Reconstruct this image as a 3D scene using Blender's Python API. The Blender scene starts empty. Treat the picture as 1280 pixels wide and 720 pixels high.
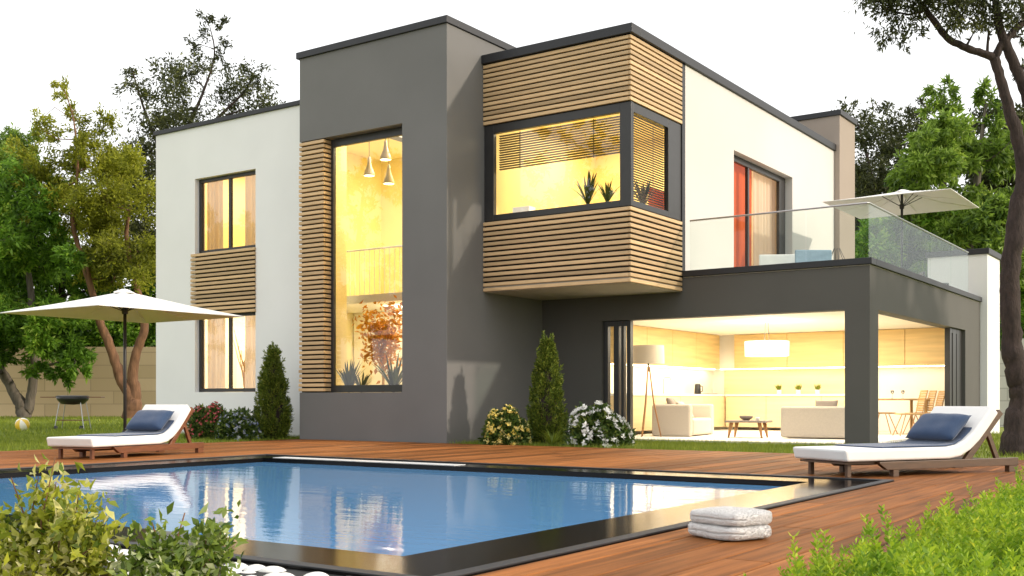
import bpy, bmesh, math, random
import numpy as np
from mathutils import Vector, Matrix, Euler, noise
sc = bpy.context.scene
COL = sc.collection
R = math.radians
rng = np.random.default_rng(7)
random.seed(7)

# ------------------------------------------------------------------ camera, sky, sun, exposure
YAW = 34.546
cd = bpy.data.cameras.new('camera'); cam = bpy.data.objects.new('camera', cd); COL.objects.link(cam)
cam.location = (0, 0, .85); cam.rotation_euler = (R(90), 0, R(YAW))
cd.sensor_width = 36; cd.lens = 36*1361/1280; cd.shift_y = 139/1280; cd.clip_end = 2000; cd.clip_start = .05
sc.camera = cam
SUN_EL, SUN_TO = R(22), Vector((.94, .335, 0)).normalized()
w = bpy.data.worlds.new('World'); sc.world = w; w.use_nodes = True
nt = w.node_tree; nt.nodes.clear()
sky = nt.nodes.new('ShaderNodeTexSky'); sky.sky_type = 'NISHITA'; sky.sun_disc = False
sky.sun_elevation = SUN_EL; sky.sun_rotation = math.atan2(SUN_TO.x, SUN_TO.y); sky.dust_density = 4; sky.air_density = 1.0
bg = nt.nodes.new('ShaderNodeBackground'); bg.inputs['Strength'].default_value = .12
cloud = nt.nodes.new('ShaderNodeBackground'); cloud.inputs['Color'].default_value = (1, .995, .985, 1); cloud.inputs['Strength'].default_value = 1.22
mx = nt.nodes.new('ShaderNodeMixShader'); mx.inputs[0].default_value = .8      # a bright white overcast veil over the blue
out = nt.nodes.new('ShaderNodeOutputWorld')
nt.links.new(sky.outputs[0], bg.inputs[0]); nt.links.new(bg.outputs[0], mx.inputs[1]); nt.links.new(cloud.outputs[0], mx.inputs[2]); nt.links.new(mx.outputs[0], out.inputs[0])
sd = bpy.data.lights.new('sun', 'SUN'); sd.energy = 2.1; sd.angle = R(1.8); sd.color = (1, .87, .71)
so = bpy.data.objects.new('sun', sd); COL.objects.link(so)
to_sun = Vector((SUN_TO.x*math.cos(SUN_EL), SUN_TO.y*math.cos(SUN_EL), math.sin(SUN_EL)))
so.rotation_euler = to_sun.to_track_quat('Z', 'Y').to_euler(); so.location = to_sun*60
vs = sc.view_settings; vs.view_transform = 'Standard'; vs.look = 'None'; vs.exposure = .47; vs.gamma = 1; vs.use_curve_mapping = False
sc.render.engine = 'CYCLES'; sc.cycles.use_denoising = True
sc.cycles.max_bounces = 8; sc.cycles.transparent_max_bounces = 16; sc.cycles.sample_clamp_indirect = 6
sc.cycles.caustics_reflective = False; sc.cycles.caustics_refractive = False

# ------------------------------------------------------------------ measuring helpers
_t = R(YAW); FW = np.array([-math.sin(_t), math.cos(_t)]); RT = np.array([math.cos(_t), math.sin(_t)])
def at(u, v, depth):                 # a measured bearing and distance (m) turned into a place in the garden
    p = FW*depth + RT*((u-640)/1361*depth)
    return Vector((p[0], p[1], .85+(499-v)/1361*depth))

# ------------------------------------------------------------------ object helpers
ORIG = {}
def tag(o, label=None, cat=None, group=None, kind=None):
    if label: o['label'] = label
    if cat: o['category'] = cat
    if group: o['group'] = group
    if kind: o['kind'] = kind
    return o
def thing(name, label, cat, loc=(0, 0, 0), rz=0, group=None, world=True):
    o = bpy.data.objects.new(name, None); COL.objects.link(o); o.empty_display_size = .2
    o.location = loc; o.rotation_euler = (0, 0, rz)
    ORIG[o.name] = Vector(loc) if world else Vector((0, 0, 0))
    return tag(o, label, cat, group)
def copy_tree(o, parent=None):
    c = o.copy(); COL.objects.link(c)
    if parent: c.parent = parent
    for ch in list(o.children): copy_tree(ch, c)
    return c
def link_mesh(name, me, mat, parent=None, smooth=False, bevel=0, loc=None, seg=2):
    o = bpy.data.objects.new(name, me); COL.objects.link(o)
    if mat: me.materials.append(mat)
    if smooth: me.polygons.foreach_set('use_smooth', [True]*len(me.polygons))
    if parent:
        o.parent = parent; root = parent
        while root.parent: root = root.parent
        off = ORIG.get(root.name, Vector((0, 0, 0)))
        me.transform(Matrix.Translation(-off))
        ORIG[o.name] = off
    elif loc is not None:
        me.transform(Matrix.Translation(-Vector(loc))); o.location = loc
    if bevel:
        b = o.modifiers.new('bevel', 'BEVEL'); b.width = bevel; b.segments = seg; b.limit_method = 'ANGLE'; b.angle_limit = R(40)
    return o
class MB:
    def __init__(s): s.v = []; s.f = []
    def add(s, vs, fs):
        n = len(s.v); s.v += [tuple(p) for p in vs]; s.f += [tuple(i+n for i in f) for f in fs]; return s
    def box(s, x0, x1, y0, y1, z0, z1, M=None):
        p = [(x0, y0, z0), (x1, y0, z0), (x1, y1, z0), (x0, y1, z0), (x0, y0, z1), (x1, y0, z1), (x1, y1, z1), (x0, y1, z1)]
        if M: p = [M @ Vector(q) for q in p]
        return s.add(p, [(0, 3, 2, 1), (4, 5, 6, 7), (0, 1, 5, 4), (1, 2, 6, 5), (2, 3, 7, 6), (3, 0, 4, 7)])
    def bar(s, a, b, wx, wz, up=(0, 0, 1)):
        a = Vector(a); b = Vector(b); d = (b-a); L = d.length; d.normalize()
        x = d.cross(Vector(up));
        if x.length < 1e-4: x = d.cross(Vector((0, 1, 0)))
        x.normalize(); z = x.cross(d)
        M = Matrix((x, d, z)).transposed().to_4x4(); M.translation = a
        return s.box(-wx/2, wx/2, 0, L, -wz/2, wz/2, M)
    def tube(s, pts, rad, n=8, cap=True):
        pts = [Vector(p) for p in pts]; rs = rad if hasattr(rad, '__len__') else [rad]*len(pts)
        ring = []; ref = None; base = len(s.v)
        for i, p in enumerate(pts):
            d = (pts[min(i+1, len(pts)-1)]-pts[max(i-1, 0)]).normalized()
            if ref is None:
                ref = d.cross(Vector((0, 0, 1)) if abs(d.z) < .9 else Vector((1, 0, 0))).normalized()
            ref = (ref-d*ref.dot(d)).normalized(); q = d.cross(ref)
            for k in range(n):
                t = 2*math.pi*k/n; s.v.append(tuple(p+(ref*math.cos(t)+q*math.sin(t))*rs[i]))
        for i in range(len(pts)-1):
            for k in range(n):
                a = base+i*n+k; b = base+i*n+(k+1) % n
                s.f.append((a, b, b+n, a+n))
        if cap:
            s.f.append(tuple(base+k for k in range(n))[::-1]); s.f.append(tuple(base+(len(pts)-1)*n+k for k in range(n)))
        return s
    def lathe(s, prof, c=(0, 0, 0), n=24, sx=1, sy=1):
        base = len(s.v)
        for r, z in prof:
            for k in range(n):
                t = 2*math.pi*k/n; s.v.append((c[0]+r*math.cos(t)*sx, c[1]+r*math.sin(t)*sy, c[2]+z))
        for i in range(len(prof)-1):
            for k in range(n):
                a = base+i*n+k; b = base+i*n+(k+1) % n; s.f.append((a, b, b+n, a+n))
        return s
    def prism(s, poly, h0, h1, axis='y'):        # poly in the other two axes
        n = len(poly); m = {'y': lambda a, b, h: (a, h, b), 'x': lambda a, b, h: (h, a, b), 'z': lambda a, b, h: (a, b, h)}[axis]
        vs = [m(a, b, h0) for a, b in poly]+[m(a, b, h1) for a, b in poly]
        return s.add(vs, [tuple(range(n))[::-1], tuple(range(n, 2*n))]+[(i, (i+1) % n, (i+1) % n+n, i+n) for i in range(n)])
    def build(s, name, mat, parent=None, smooth=False, bevel=0, loc=None, fix=True, seg=2):
        me = bpy.data.meshes.new(name); me.from_pydata(s.v, [], s.f); me.update()
        if fix:
            bm = bmesh.new(); bm.from_mesh(me); bmesh.ops.recalc_face_normals(bm, faces=bm.faces); bm.to_mesh(me); bm.free()
        return link_mesh(name, me, mat, parent, smooth, bevel, loc, seg)
def fast_mesh(name, V, F, mat, parent=None, loc=None, smooth=False):
    me = bpy.data.meshes.new(name); k = F.shape[1]
    me.vertices.add(len(V)); me.vertices.foreach_set('co', np.ascontiguousarray(V, dtype=np.float32).ravel())
    me.loops.add(F.size); me.loops.foreach_set('vertex_index', F.astype(np.int32).ravel())
    me.polygons.add(len(F)); me.polygons.foreach_set('loop_start', np.arange(0, F.size, k, dtype=np.int32))
    me.update(calc_edges=True); me.validate()
    return link_mesh(name, me, mat, parent, smooth, 0, loc)
def leaf_arrays(P, D, size, aspect=.4, jitter=.35, fold=.15):
    """kite leaves: P base points, D growth direction (n,3)"""
    n = len(P); D = D/np.linalg.norm(D, axis=1, keepdims=True)
    A = rng.normal(size=(n, 3)); S = np.cross(D, A); S /= np.linalg.norm(S, axis=1, keepdims=True)+1e-9
    N = np.cross(S, D); L = size*(1+jitter*rng.uniform(-1, 1, n))[:, None]; W = L*aspect*.5
    V = np.stack([P, P+D*L*.45+S*W+N*L*fold, P+D*L, P+D*L*.45-S*W+N*L*fold], 1).reshape(-1, 3)
    return V, np.arange(4*n).reshape(n, 4)
def leaves(name, P, D, size, mat, parent=None, aspect=.4, loc=None, **k):
    V, F = leaf_arrays(P, D, size, aspect, **k)
    return fast_mesh(name, V, F, mat, parent, loc)
def unit(n):
    v = rng.normal(size=(n, 3)); return v/np.linalg.norm(v, axis=1, keepdims=True)

# ------------------------------------------------------------------ materials
MATS = {}
def pm(name, col, rough=.6, var=.08, vs=3.0, bump=0, bs=60, metal=0, spec=.5, coat=0, stretch=None, emit=None, es=0, sheen=0, col2=None):
    m = bpy.data.materials.new(name); m.use_nodes = True; n = m.node_tree.nodes; l = m.node_tree.links
    b = n['Principled BSDF']; b.inputs['Roughness'].default_value = rough; b.inputs['Metallic'].default_value = metal
    b.inputs['Specular IOR Level'].default_value = spec; b.inputs['Coat Weight'].default_value = coat; b.inputs['Sheen Weight'].default_value = sheen
    tc = n.new('ShaderNodeTexCoord'); mp = n.new('ShaderNodeMapping'); l.new(tc.outputs['Object'], mp.inputs[0])
    if stretch: mp.inputs['Scale'].default_value = stretch
    nz = n.new('ShaderNodeTexNoise'); nz.inputs['Scale'].default_value = vs; nz.inputs['Detail'].default_value = 6; l.new(mp.outputs[0], nz.inputs['Vector'])
    cr = n.new('ShaderNodeValToRGB'); cr.color_ramp.elements[0].position = .3; cr.color_ramp.elements[1].position = .7
    a = [max(0, c*(1-var)) for c in col]; c2 = col2 or [min(1, c*(1+var)) for c in col]
    cr.color_ramp.elements[0].color = (*a, 1); cr.color_ramp.elements[1].color = (*c2, 1)
    l.new(nz.outputs[0], cr.inputs[0]); l.new(cr.outputs[0], b.inputs['Base Color'])
    if bump:
        n2 = n.new('ShaderNodeTexNoise'); n2.inputs['Scale'].default_value = bs; n2.inputs['Detail'].default_value = 4; l.new(mp.outputs[0], n2.inputs['Vector'])
        bp = n.new('ShaderNodeBump'); bp.inputs['Strength'].default_value = bump; bp.inputs['Distance'].default_value = .02
        l.new(n2.outputs[0], bp.inputs['Height']); l.new(bp.outputs[0], b.inputs['Normal'])
    if emit: b.inputs['Emission Color'].default_value = (*emit, 1); b.inputs['Emission Strength'].default_value = es
    MATS[name] = m; return m
def leafmat(name, c1, c2, c3=None, trans=.35, rough=.5, patch=.0, ps=.35, c2p=.8):
    m = bpy.data.materials.new(name); m.use_nodes = True; n = m.node_tree.nodes; l = m.node_tree.links; n.clear()
    g = n.new('ShaderNodeNewGeometry'); cr = n.new('ShaderNodeValToRGB'); e = cr.color_ramp.elements
    e[0].color = (*c1, 1); e[1].color = (*c2, 1)
    if c3: k = e.new(c2p); k.color = (*c2, 1); e[2].color = (*c3, 1)
    fac = g.outputs['Random Per Island']
    if patch:
        tc = n.new('ShaderNodeTexCoord'); nz = n.new('ShaderNodeTexNoise'); nz.inputs['Scale'].default_value = ps; l.new(tc.outputs['Object'], nz.inputs['Vector'])
        mr = n.new('ShaderNodeMapRange'); mr.inputs[1].default_value = .35; mr.inputs[2].default_value = .65; l.new(nz.outputs[0], mr.inputs[0])
        mm = n.new('ShaderNodeMix'); mm.inputs[0].default_value = patch; l.new(fac, mm.inputs[2]); l.new(mr.outputs[0], mm.inputs[3]); fac = mm.outputs[0]
    l.new(fac, cr.inputs[0])
    p = n.new('ShaderNodeBsdfPrincipled'); p.inputs['Roughness'].default_value = rough; p.inputs['Specular IOR Level'].default_value = .35
    t = n.new('ShaderNodeBsdfTranslucent'); mi = n.new('ShaderNodeMixShader'); mi.inputs[0].default_value = trans; o = n.new('ShaderNodeOutputMaterial')
    l.new(cr.outputs[0], p.inputs['Base Color']); l.new(cr.outputs[0], t.inputs[0]); l.new(p.outputs[0], mi.inputs[1]); l.new(t.outputs[0], mi.inputs[2]); l.new(mi.outputs[0], o.inputs[0])
    MATS[name] = m; return m
def glassmat(name, tint, refl=1.0, ior=1.45):
    m = bpy.data.materials.new(name); m.use_nodes = True; n = m.node_tree.nodes; l = m.node_tree.links; n.clear()
    t = n.new('ShaderNodeBsdfTransparent'); t.inputs[0].default_value = (*tint, 1)
    gl = n.new('ShaderNodeBsdfGlossy'); gl.inputs['Roughness'].default_value = .0
    fr = n.new('ShaderNodeFresnel'); fr.inputs[0].default_value = ior
    mu = n.new('ShaderNodeMath'); mu.operation = 'MULTIPLY'; mu.inputs[1].default_value = refl; mu.use_clamp = True; l.new(fr.outputs[0], mu.inputs[0])
    mi = n.new('ShaderNodeMixShader'); o = n.new('ShaderNodeOutputMaterial')
    l.new(mu.outputs[0], mi.inputs[0]); l.new(t.outputs[0], mi.inputs[1]); l.new(gl.outputs[0], mi.inputs[2]); l.new(mi.outputs[0], o.inputs[0])
    MATS[name] = m; return m

pm('white_warm', (.63, .605, .575), .85, .03, .5, .06, 220)
pm('white_render', (.83, .83, .83), .85, .025, .8, .06, 220)
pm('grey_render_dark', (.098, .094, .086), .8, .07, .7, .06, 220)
pm('grey_render', (.158, .155, .152), .8, .07, .7, .06, 220)
pm('taupe_render', (.34, .28, .235), .85, .03, 1.0, .06, 220)
pm('anthracite', (.014, .015, .019), .5, .1, 4)
pm('frame_dark', (.028, .027, .027), .4, .1, 5)
pm('slat_wood', (.60, .41, .22), .6, .16, 5, .1, 30, stretch=(.6, .6, 14))
pm('slat_dark', (.012, .011, .010), .8)
pm('soffit', (.42, .38, .33), .8, .03)
pm('deck_wood', (.245, .092, .027), .55, .45, 2.0, .35, 40, stretch=(9, .4, 1), spec=.08)
pm('granite', (.008, .0075, .0075), .14, .25, 60, spec=.15)
pm('reflection_white', (.86, .86, .86), .25, .02)  # white of the reflection laid on the far coping
pm('pool_tile', (.10, .30, .55), .3)
pm('navy_fabric', (.024, .055, .125), .9, .12, 60, .3, 300, sheen=.3)
pm('white_cushion', (.82, .80, .77), .85, .03, 6, .12, 160, sheen=.2)
pm('lounger_wood', (.17, .062, .026), .4, .25, 6, .1, 40, stretch=(1, 1, 6))
pm('lounger_wood_grey', (.090, .046, .022), .45, .25, 6, .1, 40, stretch=(1, 1, 6))
pm('dark_metal', (.03, .03, .032), .45, .1)
pm('steel', (.45, .45, .46), .3, .05, metal=1)
pm('canopy_cloth', (.84, .83, .81), .9, .03, 2, .05, 200)
pm('towel_cotton', (.88, .87, .86), .95, .03, 30, .5, 420, sheen=.4)
pm('pebble', (.78, .77, .74), .7, .08, 8, .2, 30)
#BARK
pm('bark_brown', (.17, .085, .042), .9, .4, 3, 1.0, 9, stretch=(3, 3, .6))
pm('bark_grey', (.13, .11, .085), .9, .4, 3, 1.0, 9, stretch=(3, 3, .6))
pm('bark_dark', (.040, .026, .022), .92, .45, 5, 1.0, 14, stretch=(4, 4, 1))
pm('lawn', (.20, .225, .034), .95, .35, .8, .5, 40)
pm('soil', (.05, .035, .022), .95, .3, 6, .6, 30)
# interiors
pm('room_yellow', (.90, .75, .36), .8, .04, 1.2)
pm('room_cream', (.86, .78, .58), .8, .03, 1)
pm('room_white', (.84, .80, .72), .8, .02)
pm('oak_panel', (.72, .52, .23), .5, .15, 2, .0, 30, stretch=(.4, .4, 5))
pm('oak_pale', (.78, .62, .36), .5, .08, 2, .0, 30, stretch=(.4, .4, 5))
pm('sofa_fabric', (.56, .49, .41), .95, .05, 40, .2, 200)
pm('taupe_fabric', (.30, .25, .21), .95, .05, 40)
pm('oak_leg', (.42, .21, .08), .5, .15)
pm('rattan', (.44, .27, .11), .6, .2, 30)
leafmat('curtain_cream', (.80, .66, .54), (.80, .66, .54), None, .30, rough=.9)
leafmat('curtain_orange', (.60, .10, .012), (.60, .10, .012), None, .3, rough=.9)
pm('curtain_yellow', (.85, .55, .06), .8, .08, 3)
pm('blind_slat', (.095, .052, .024), .5, .05)
pm('lamp_shade', (.72, .62, .50), .9, .03, 5, emit=(1, .72, .42), es=.10)
pm('shade_lit', (.8, .76, .68), .9, .02, 5, emit=(1, .86, .66), es=.5)
pm('bulb', (.9, .85, .7), .5, .0, emit=(1, .80, .48), es=6)
pm('led', (.9, .85, .7), .5, .0, emit=(1, .86, .60), es=8)
pm('brass_white', (.80, .66, .46), .4, .03)
pm('chair_blue', (.30, .40, .50), .85, .05, 20)
pm('ceramic_white', (.8, .79, .77), .3, .02)
pm('terracotta', (.35, .15, .07), .8, .1)
pm('char_black', (.015, .015, .016), .35, .1)
pm('twig_yellow', (.45, .24, .06), .8, .2)
glassmat('window_glass', (.95, .95, .95), 1.3, 1.75)
glassmat('door_glass', (.96, .96, .95), .40, 1.45)
glassmat('rail_glass', (.93, .965, .95), .20, 1.45)
glassmat('clear_glass', (.93, .93, .93), 1.0)
def blockmat(name, c1, c2, mortar, bw, bh):
    m = pm(name, c1, .9, .1, 2, .3, 60); n = m.node_tree.nodes; l = m.node_tree.links; b = n['Principled BSDF']
    tc = n.new('ShaderNodeTexCoord'); sp = n.new('ShaderNodeSeparateXYZ'); cb = n.new('ShaderNodeCombineXYZ'); l.new(tc.outputs['Object'], sp.inputs[0])
    ad = n.new('ShaderNodeVectorMath'); ad.operation = 'DOT_PRODUCT'; ad.inputs[1].default_value = (.82, .57, 0); l.new(tc.outputs['Object'], ad.inputs[0])
    l.new(ad.outputs['Value'], cb.inputs[0]); l.new(sp.outputs[2], cb.inputs[1])
    bt = n.new('ShaderNodeTexBrick'); bt.inputs['Scale'].default_value = 1; bt.inputs['Brick Width'].default_value = bw; bt.inputs['Row Height'].default_value = bh
    bt.inputs['Mortar Size'].default_value = .02; bt.inputs['Color1'].default_value = (*c1, 1); bt.inputs['Color2'].default_value = (*c2, 1); bt.inputs['Mortar'].default_value = (*mortar, 1)
    l.new(cb.outputs[0], bt.inputs['Vector']); l.new(bt.outputs[0], b.inputs['Base Color']); return m
blockmat('tan_block', (.52, .41, .26), (.44, .345, .21), (.34, .27, .17), 2.2, .62)
blockmat('pale_block', (.60, .58, .54), (.54, .52, .48), (.42, .40, .37), 1.2, .4)
# foliage
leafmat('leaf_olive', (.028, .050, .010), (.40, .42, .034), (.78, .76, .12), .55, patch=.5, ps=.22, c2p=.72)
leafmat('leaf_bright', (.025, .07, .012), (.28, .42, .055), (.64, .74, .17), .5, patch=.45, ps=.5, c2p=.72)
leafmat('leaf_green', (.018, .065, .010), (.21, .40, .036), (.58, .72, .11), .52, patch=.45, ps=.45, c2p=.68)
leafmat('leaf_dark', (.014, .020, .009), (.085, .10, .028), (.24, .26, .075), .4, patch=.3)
leafmat('leaf_cypress', (.045, .085, .012), (.21, .28, .035), (.42, .44, .08), .35)
leafmat('leaf_box', (.025, .055, .014), (.11, .18, .03), (.26, .30, .06), .3)
leafmat('leaf_lime', (.10, .24, .016), (.42, .56, .035), (.74, .72, .07), .45, patch=.35, ps=2.5)
leafmat('leaf_variegated', (.06, .13, .014), (.46, .48, .05), (.92, .82, .44), .38, rough=.22, patch=.3, ps=5, c2p=.6)
leafmat('leaf_variegated_dark', (.04, .09, .014), (.27, .36, .05), (.86, .86, .60), .34, rough=.22, patch=.25, ps=5, c2p=.65)
leafmat('grass_blade', (.10, .15, .016), (.27, .33, .035), (.50, .48, .09), .35, patch=.3, ps=.7)
leafmat('leaf_palm', (.02, .035, .012), (.07, .10, .03), None, .2)
leafmat('reflection_orange', (.45, .16, .01), (.75, .36, .03), None, .4)
leafmat('petal_red', (.42, .03, .04), (.75, .20, .20), None, .2)
leafmat('petal_yellow', (.84, .60, .08), (.90, .80, .34), None, .2)
leafmat('petal_white', (.75, .75, .72), (.88, .88, .85), None, .2)
leafmat('petal_blue', (.16, .20, .42), (.62, .66, .62), None, .2)
M = MATS
# water: a diffuse blue body under a rippled Fresnel surface
m = bpy.data.materials.new('water'); m.use_nodes = True; n = m.node_tree.nodes; l = m.node_tree.links; b = n['Principled BSDF']
b.inputs['Base Color'].default_value = (.11, .30, .57, 1); b.inputs['Roughness'].default_value = .015; b.inputs['IOR'].default_value = 1.48
tc = n.new('ShaderNodeTexCoord'); mp = n.new('ShaderNodeMapping'); mp.inputs['Rotation'].default_value = (0, 0, -R(YAW)); mp.inputs['Scale'].default_value = (.55, 1.5, 1); l.new(tc.outputs['Object'], mp.inputs[0])
nz = n.new('ShaderNodeTexNoise'); nz.inputs['Scale'].default_value = 2.6; nz.inputs['Detail'].default_value = 5; nz.inputs['Roughness'].default_value = .55; l.new(mp.outputs[0], nz.inputs['Vector'])
bp = n.new('ShaderNodeBump'); bp.inputs['Strength'].default_value = .12; bp.inputs['Distance'].default_value = .03; l.new(nz.outputs[0], bp.inputs['Height']); l.new(bp.outputs[0], b.inputs['Normal'])
M['water'] = m

# ------------------------------------------------------------------ setting: ground, deck, pool
PX0, PX1, PY0, PY1, CW = -12.5, -3.14, 3.9, 11.55, .65      # outer pool coping rectangle, coping width
def frame_quads(mb, x0, x1, y0, y1, hx0, hx1, hy0, hy1, z):
    for a, b, c, d in ((x0, hx0, y0, y1), (hx1, x1, y0, y1), (hx0, hx1, y0, hy0), (hx0, hx1, hy1, y1)):
        mb.add([(a, c, z), (b, c, z), (b, d, z), (a, d, z)], [(0, 1, 2, 3)])
g = MB(); frame_quads(g, -420, 420, -300, 520, PX0+.1, PX1-.1, PY0+.1, PY1-.1, -.045)
tag(g.build('ground', M['lawn'], fix=False), kind='structure')
dk = MB(); bwid = .276; x = -17.0
HEDGE_X = -1.62
while x < HEDGE_X:                       # one mesh: boards run towards the house, cut by the pool and the tower
    xa, xb = x+.010, min(x+bwid, HEDGE_X)-.010
    segs = []
    if xb > PX0 and xa < PX1:
        if xb-PX0 < bwid and xa < PX0: segs.append((xa, PX0-.006, 2, 16.585))
        if xa < PX1 < xb: segs.append((PX1+.006, xb, 2, 16.585))
        lo, hi = max(xa, PX0-.006), min(xb, PX1+.006)
        segs.append((lo, hi, PY1+.006, 16.585))
    else: segs.append((xa, xb, 2 if x > -4 else 2, 16.585))
    for a, b2, y0, y1 in segs:
        y = y0+random.uniform(-3, 0)
        while y < y1:
            L = random.uniform(3.2, 5.0); s0, s1 = max(y, y0), min(y+L, y1)
            if s1 > s0+.02: dk.box(a, b2, s0+.0025, s1-.0025, -.03, random.uniform(-.0015, .0015))
            y += L
    x += bwid
deck = tag(dk.build('deck', M['deck_wood'], bevel=.006, seg=1), kind='structure')
def board_tones(m, lo, hi):            # each board takes its own tone
    n = m.node_tree.nodes; l = m.node_tree.links; b = n['Principled BSDF']; g_ = n.new('ShaderNodeNewGeometry'); mr = n.new('ShaderNodeMapRange'); mr.inputs[3].default_value = lo; mr.inputs[4].default_value = hi
    l.new(g_.outputs['Random Per Island'], mr.inputs[0]); vm = n.new('ShaderNodeVectorMath'); vm.operation = 'SCALE'
    src = b.inputs['Base Color'].links[0].from_socket; l.new(src, vm.inputs[0]); l.new(mr.outputs[0], vm.inputs['Scale']); l.new(vm.outputs[0], b.inputs['Base Color'])
board_tones(M['deck_wood'], .58, 1.34); board_tones(M['slat_wood'], .72, 1.16)
ub = MB(); frame_quads(ub, -17.05, HEDGE_X+.03, 1.98, 16.6, PX0+.05, PX1-.05, PY0+.05, PY1-.05, -.009)
tag(ub.build('deck_underlay', M['slat_dark'], fix=False), kind='structure')
cp = MB()
ix0, ix1, iy0, iy1 = PX0+CW, PX1-CW-.02, PY0+CW-.05, PY1-CW
for a, b2, c, d in ((PX0, ix0, PY0, PY1), (ix1, PX1, PY0, PY1), (ix0, ix1, PY0, iy0), (ix0, ix1, iy1, PY1)):
    cp.box(a, b2, c, d, -.30, .004)
tag(cp.build('pool_coping', M['granite']), kind='structure')
kr = MB()                                  # raised dark outer rim of the coping
for a, b2, c, d in ((PX0, PX0+.09, PY0, PY1), (PX1-.09, PX1, PY0, PY1), (PX0+.09, PX1-.09, PY0, PY0+.09), (PX0+.09, PX1-.09, PY1-.09, PY1)):
    kr.box(a, b2, c, d, .0045, .016)
tag(kr.build('coping_rim', M['anthracite'], bevel=.003), kind='structure')
es = MB(); es.box(-11.75, -8.45, PY1-.57, PY1-.33, .0045, .010)  # pale reflection in the glossy coping, built as a white strip
t = es.build('edge_reflection', M['reflection_white'], bevel=.002, loc=(-10, 11.2, .0045)); tag(t, 'white reflection built as a strip on the black coping along the far pool edge', 'strip')
bs = MB(); e = .015
bs.add([(ix0-e, iy0-e, -1.4), (ix1+e, iy0-e, -1.4), (ix1+e, iy1+e, -1.4), (ix0-e, iy1+e, -1.4), (ix0-e, iy0-e, -.29), (ix1+e, iy0-e, -.29), (ix1+e, iy1+e, -.29), (ix0-e, iy1+e, -.29)],
       [(0, 1, 2, 3), (0, 4, 5, 1), (1, 5, 6, 2), (2, 6, 7, 3), (3, 7, 4, 0)])
tag(bs.build('pool_basin', M['pool_tile']), kind='structure')
wt = MB(); wt.add([(ix0-.01, iy0-.01, -.055), (ix1+.01, iy0-.01, -.055), (ix1+.01, iy1+.01, -.055), (ix0-.01, iy1+.01, -.055)], [(0, 1, 2, 3)])
tag(wt.build('water', M['water'], fix=False), kind='structure')

# ------------------------------------------------------------------ the house
HO = (-13, 20, 0)
house = thing('modern_house', 'two storey flat roofed house with grey tower, white wings and timber bay behind the pool', 'house', HO)
def wall(mb, axis, c0, c1, a0, a1, z0, z1, holes=()):
    A = sorted({a0, a1, *[h[0] for h in holes], *[h[1] for h in holes]}); Z = sorted({z0, z1, *[h[2] for h in holes], *[h[3] for h in holes]})
    solid = lambda i, j: 0 <= i < len(A)-1 and 0 <= j < len(Z)-1 and not any(h[0]-1e-6 <= A[i] and A[i+1] <= h[1]+1e-6 and h[2]-1e-6 <= Z[j] and Z[j+1] <= h[3]+1e-6 for h in holes)
    P = (lambda a, c, z: (a, c, z)) if axis == 'y' else (lambda a, c, z: (c, a, z))
    for i in range(len(A)-1):
        for j in range(len(Z)-1):
            if not solid(i, j): continue
            a, b, c, d = A[i], A[i+1], Z[j], Z[j+1]
            mb.add([P(a, c0, c), P(b, c0, c), P(b, c0, d), P(a, c0, d)], [(0, 1, 2, 3)])
            mb.add([P(a, c1, c), P(b, c1, c), P(b, c1, d), P(a, c1, d)], [(3, 2, 1, 0)])
            for (di, dj, p, q) in ((-1, 0, (a, c), (a, d)), (1, 0, (b, c), (b, d)), (0, -1, (a, c), (b, c)), (0, 1, (a, d), (b, d))):
                if not solid(i+di, j+dj):
                    mb.add([P(p[0], c0, p[1]), P(q[0], c0, q[1]), P(q[0], c1, q[1]), P(p[0], c1, p[1])], [(0, 1, 2, 3)])
    return mb
def wbuild(mb, name, mat, parent=house, label=None):
    me = bpy.data.meshes.new(name); me.from_pydata(mb.v, [], mb.f); me.update()
    bm = bmesh.new(); bm.from_mesh(me); bmesh.ops.remove_doubles(bm, verts=bm.verts, dist=1e-4); bmesh.ops.recalc_face_normals(bm, faces=bm.faces); bm.to_mesh(me); bm.free()
    o = link_mesh(name, me, mat, parent)
    if label: o['label'] = label
    return o
def part(mb, name, mat, parent=house, label=None, **k):
    o = mb.build(name, mat, parent, **k)
    if label: o['label'] = label
    return o
def ring(mb, x0, x1, y0, y1, wd, z0, z1):
    mb.box(x0, x1, y0, y0+wd, z0, z1); mb.box(x0, x1, y1-wd, y1, z0, z1); mb.box(x0, x0+wd, y0+wd, y1-wd, z0, z1); mb.box(x1-wd, x1, y0+wd, y1-wd, z0, z1)
def slats(mb, x0, x1, y0, y1, z0, z1, pitch=.0985, h=.064, jit=0):
    k = max(1, round((z1-z0)/pitch)); p = (z1-z0)/k
    for i in range(k):
        j = random.uniform(0, jit)
        mb.box(x0-j, x1, y0, y1, z0+i*p+(p-h)/2, z0+i*p+(p+h)/2)
TX0, TX1, TY = -16.95, -12.965, 16.61
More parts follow.
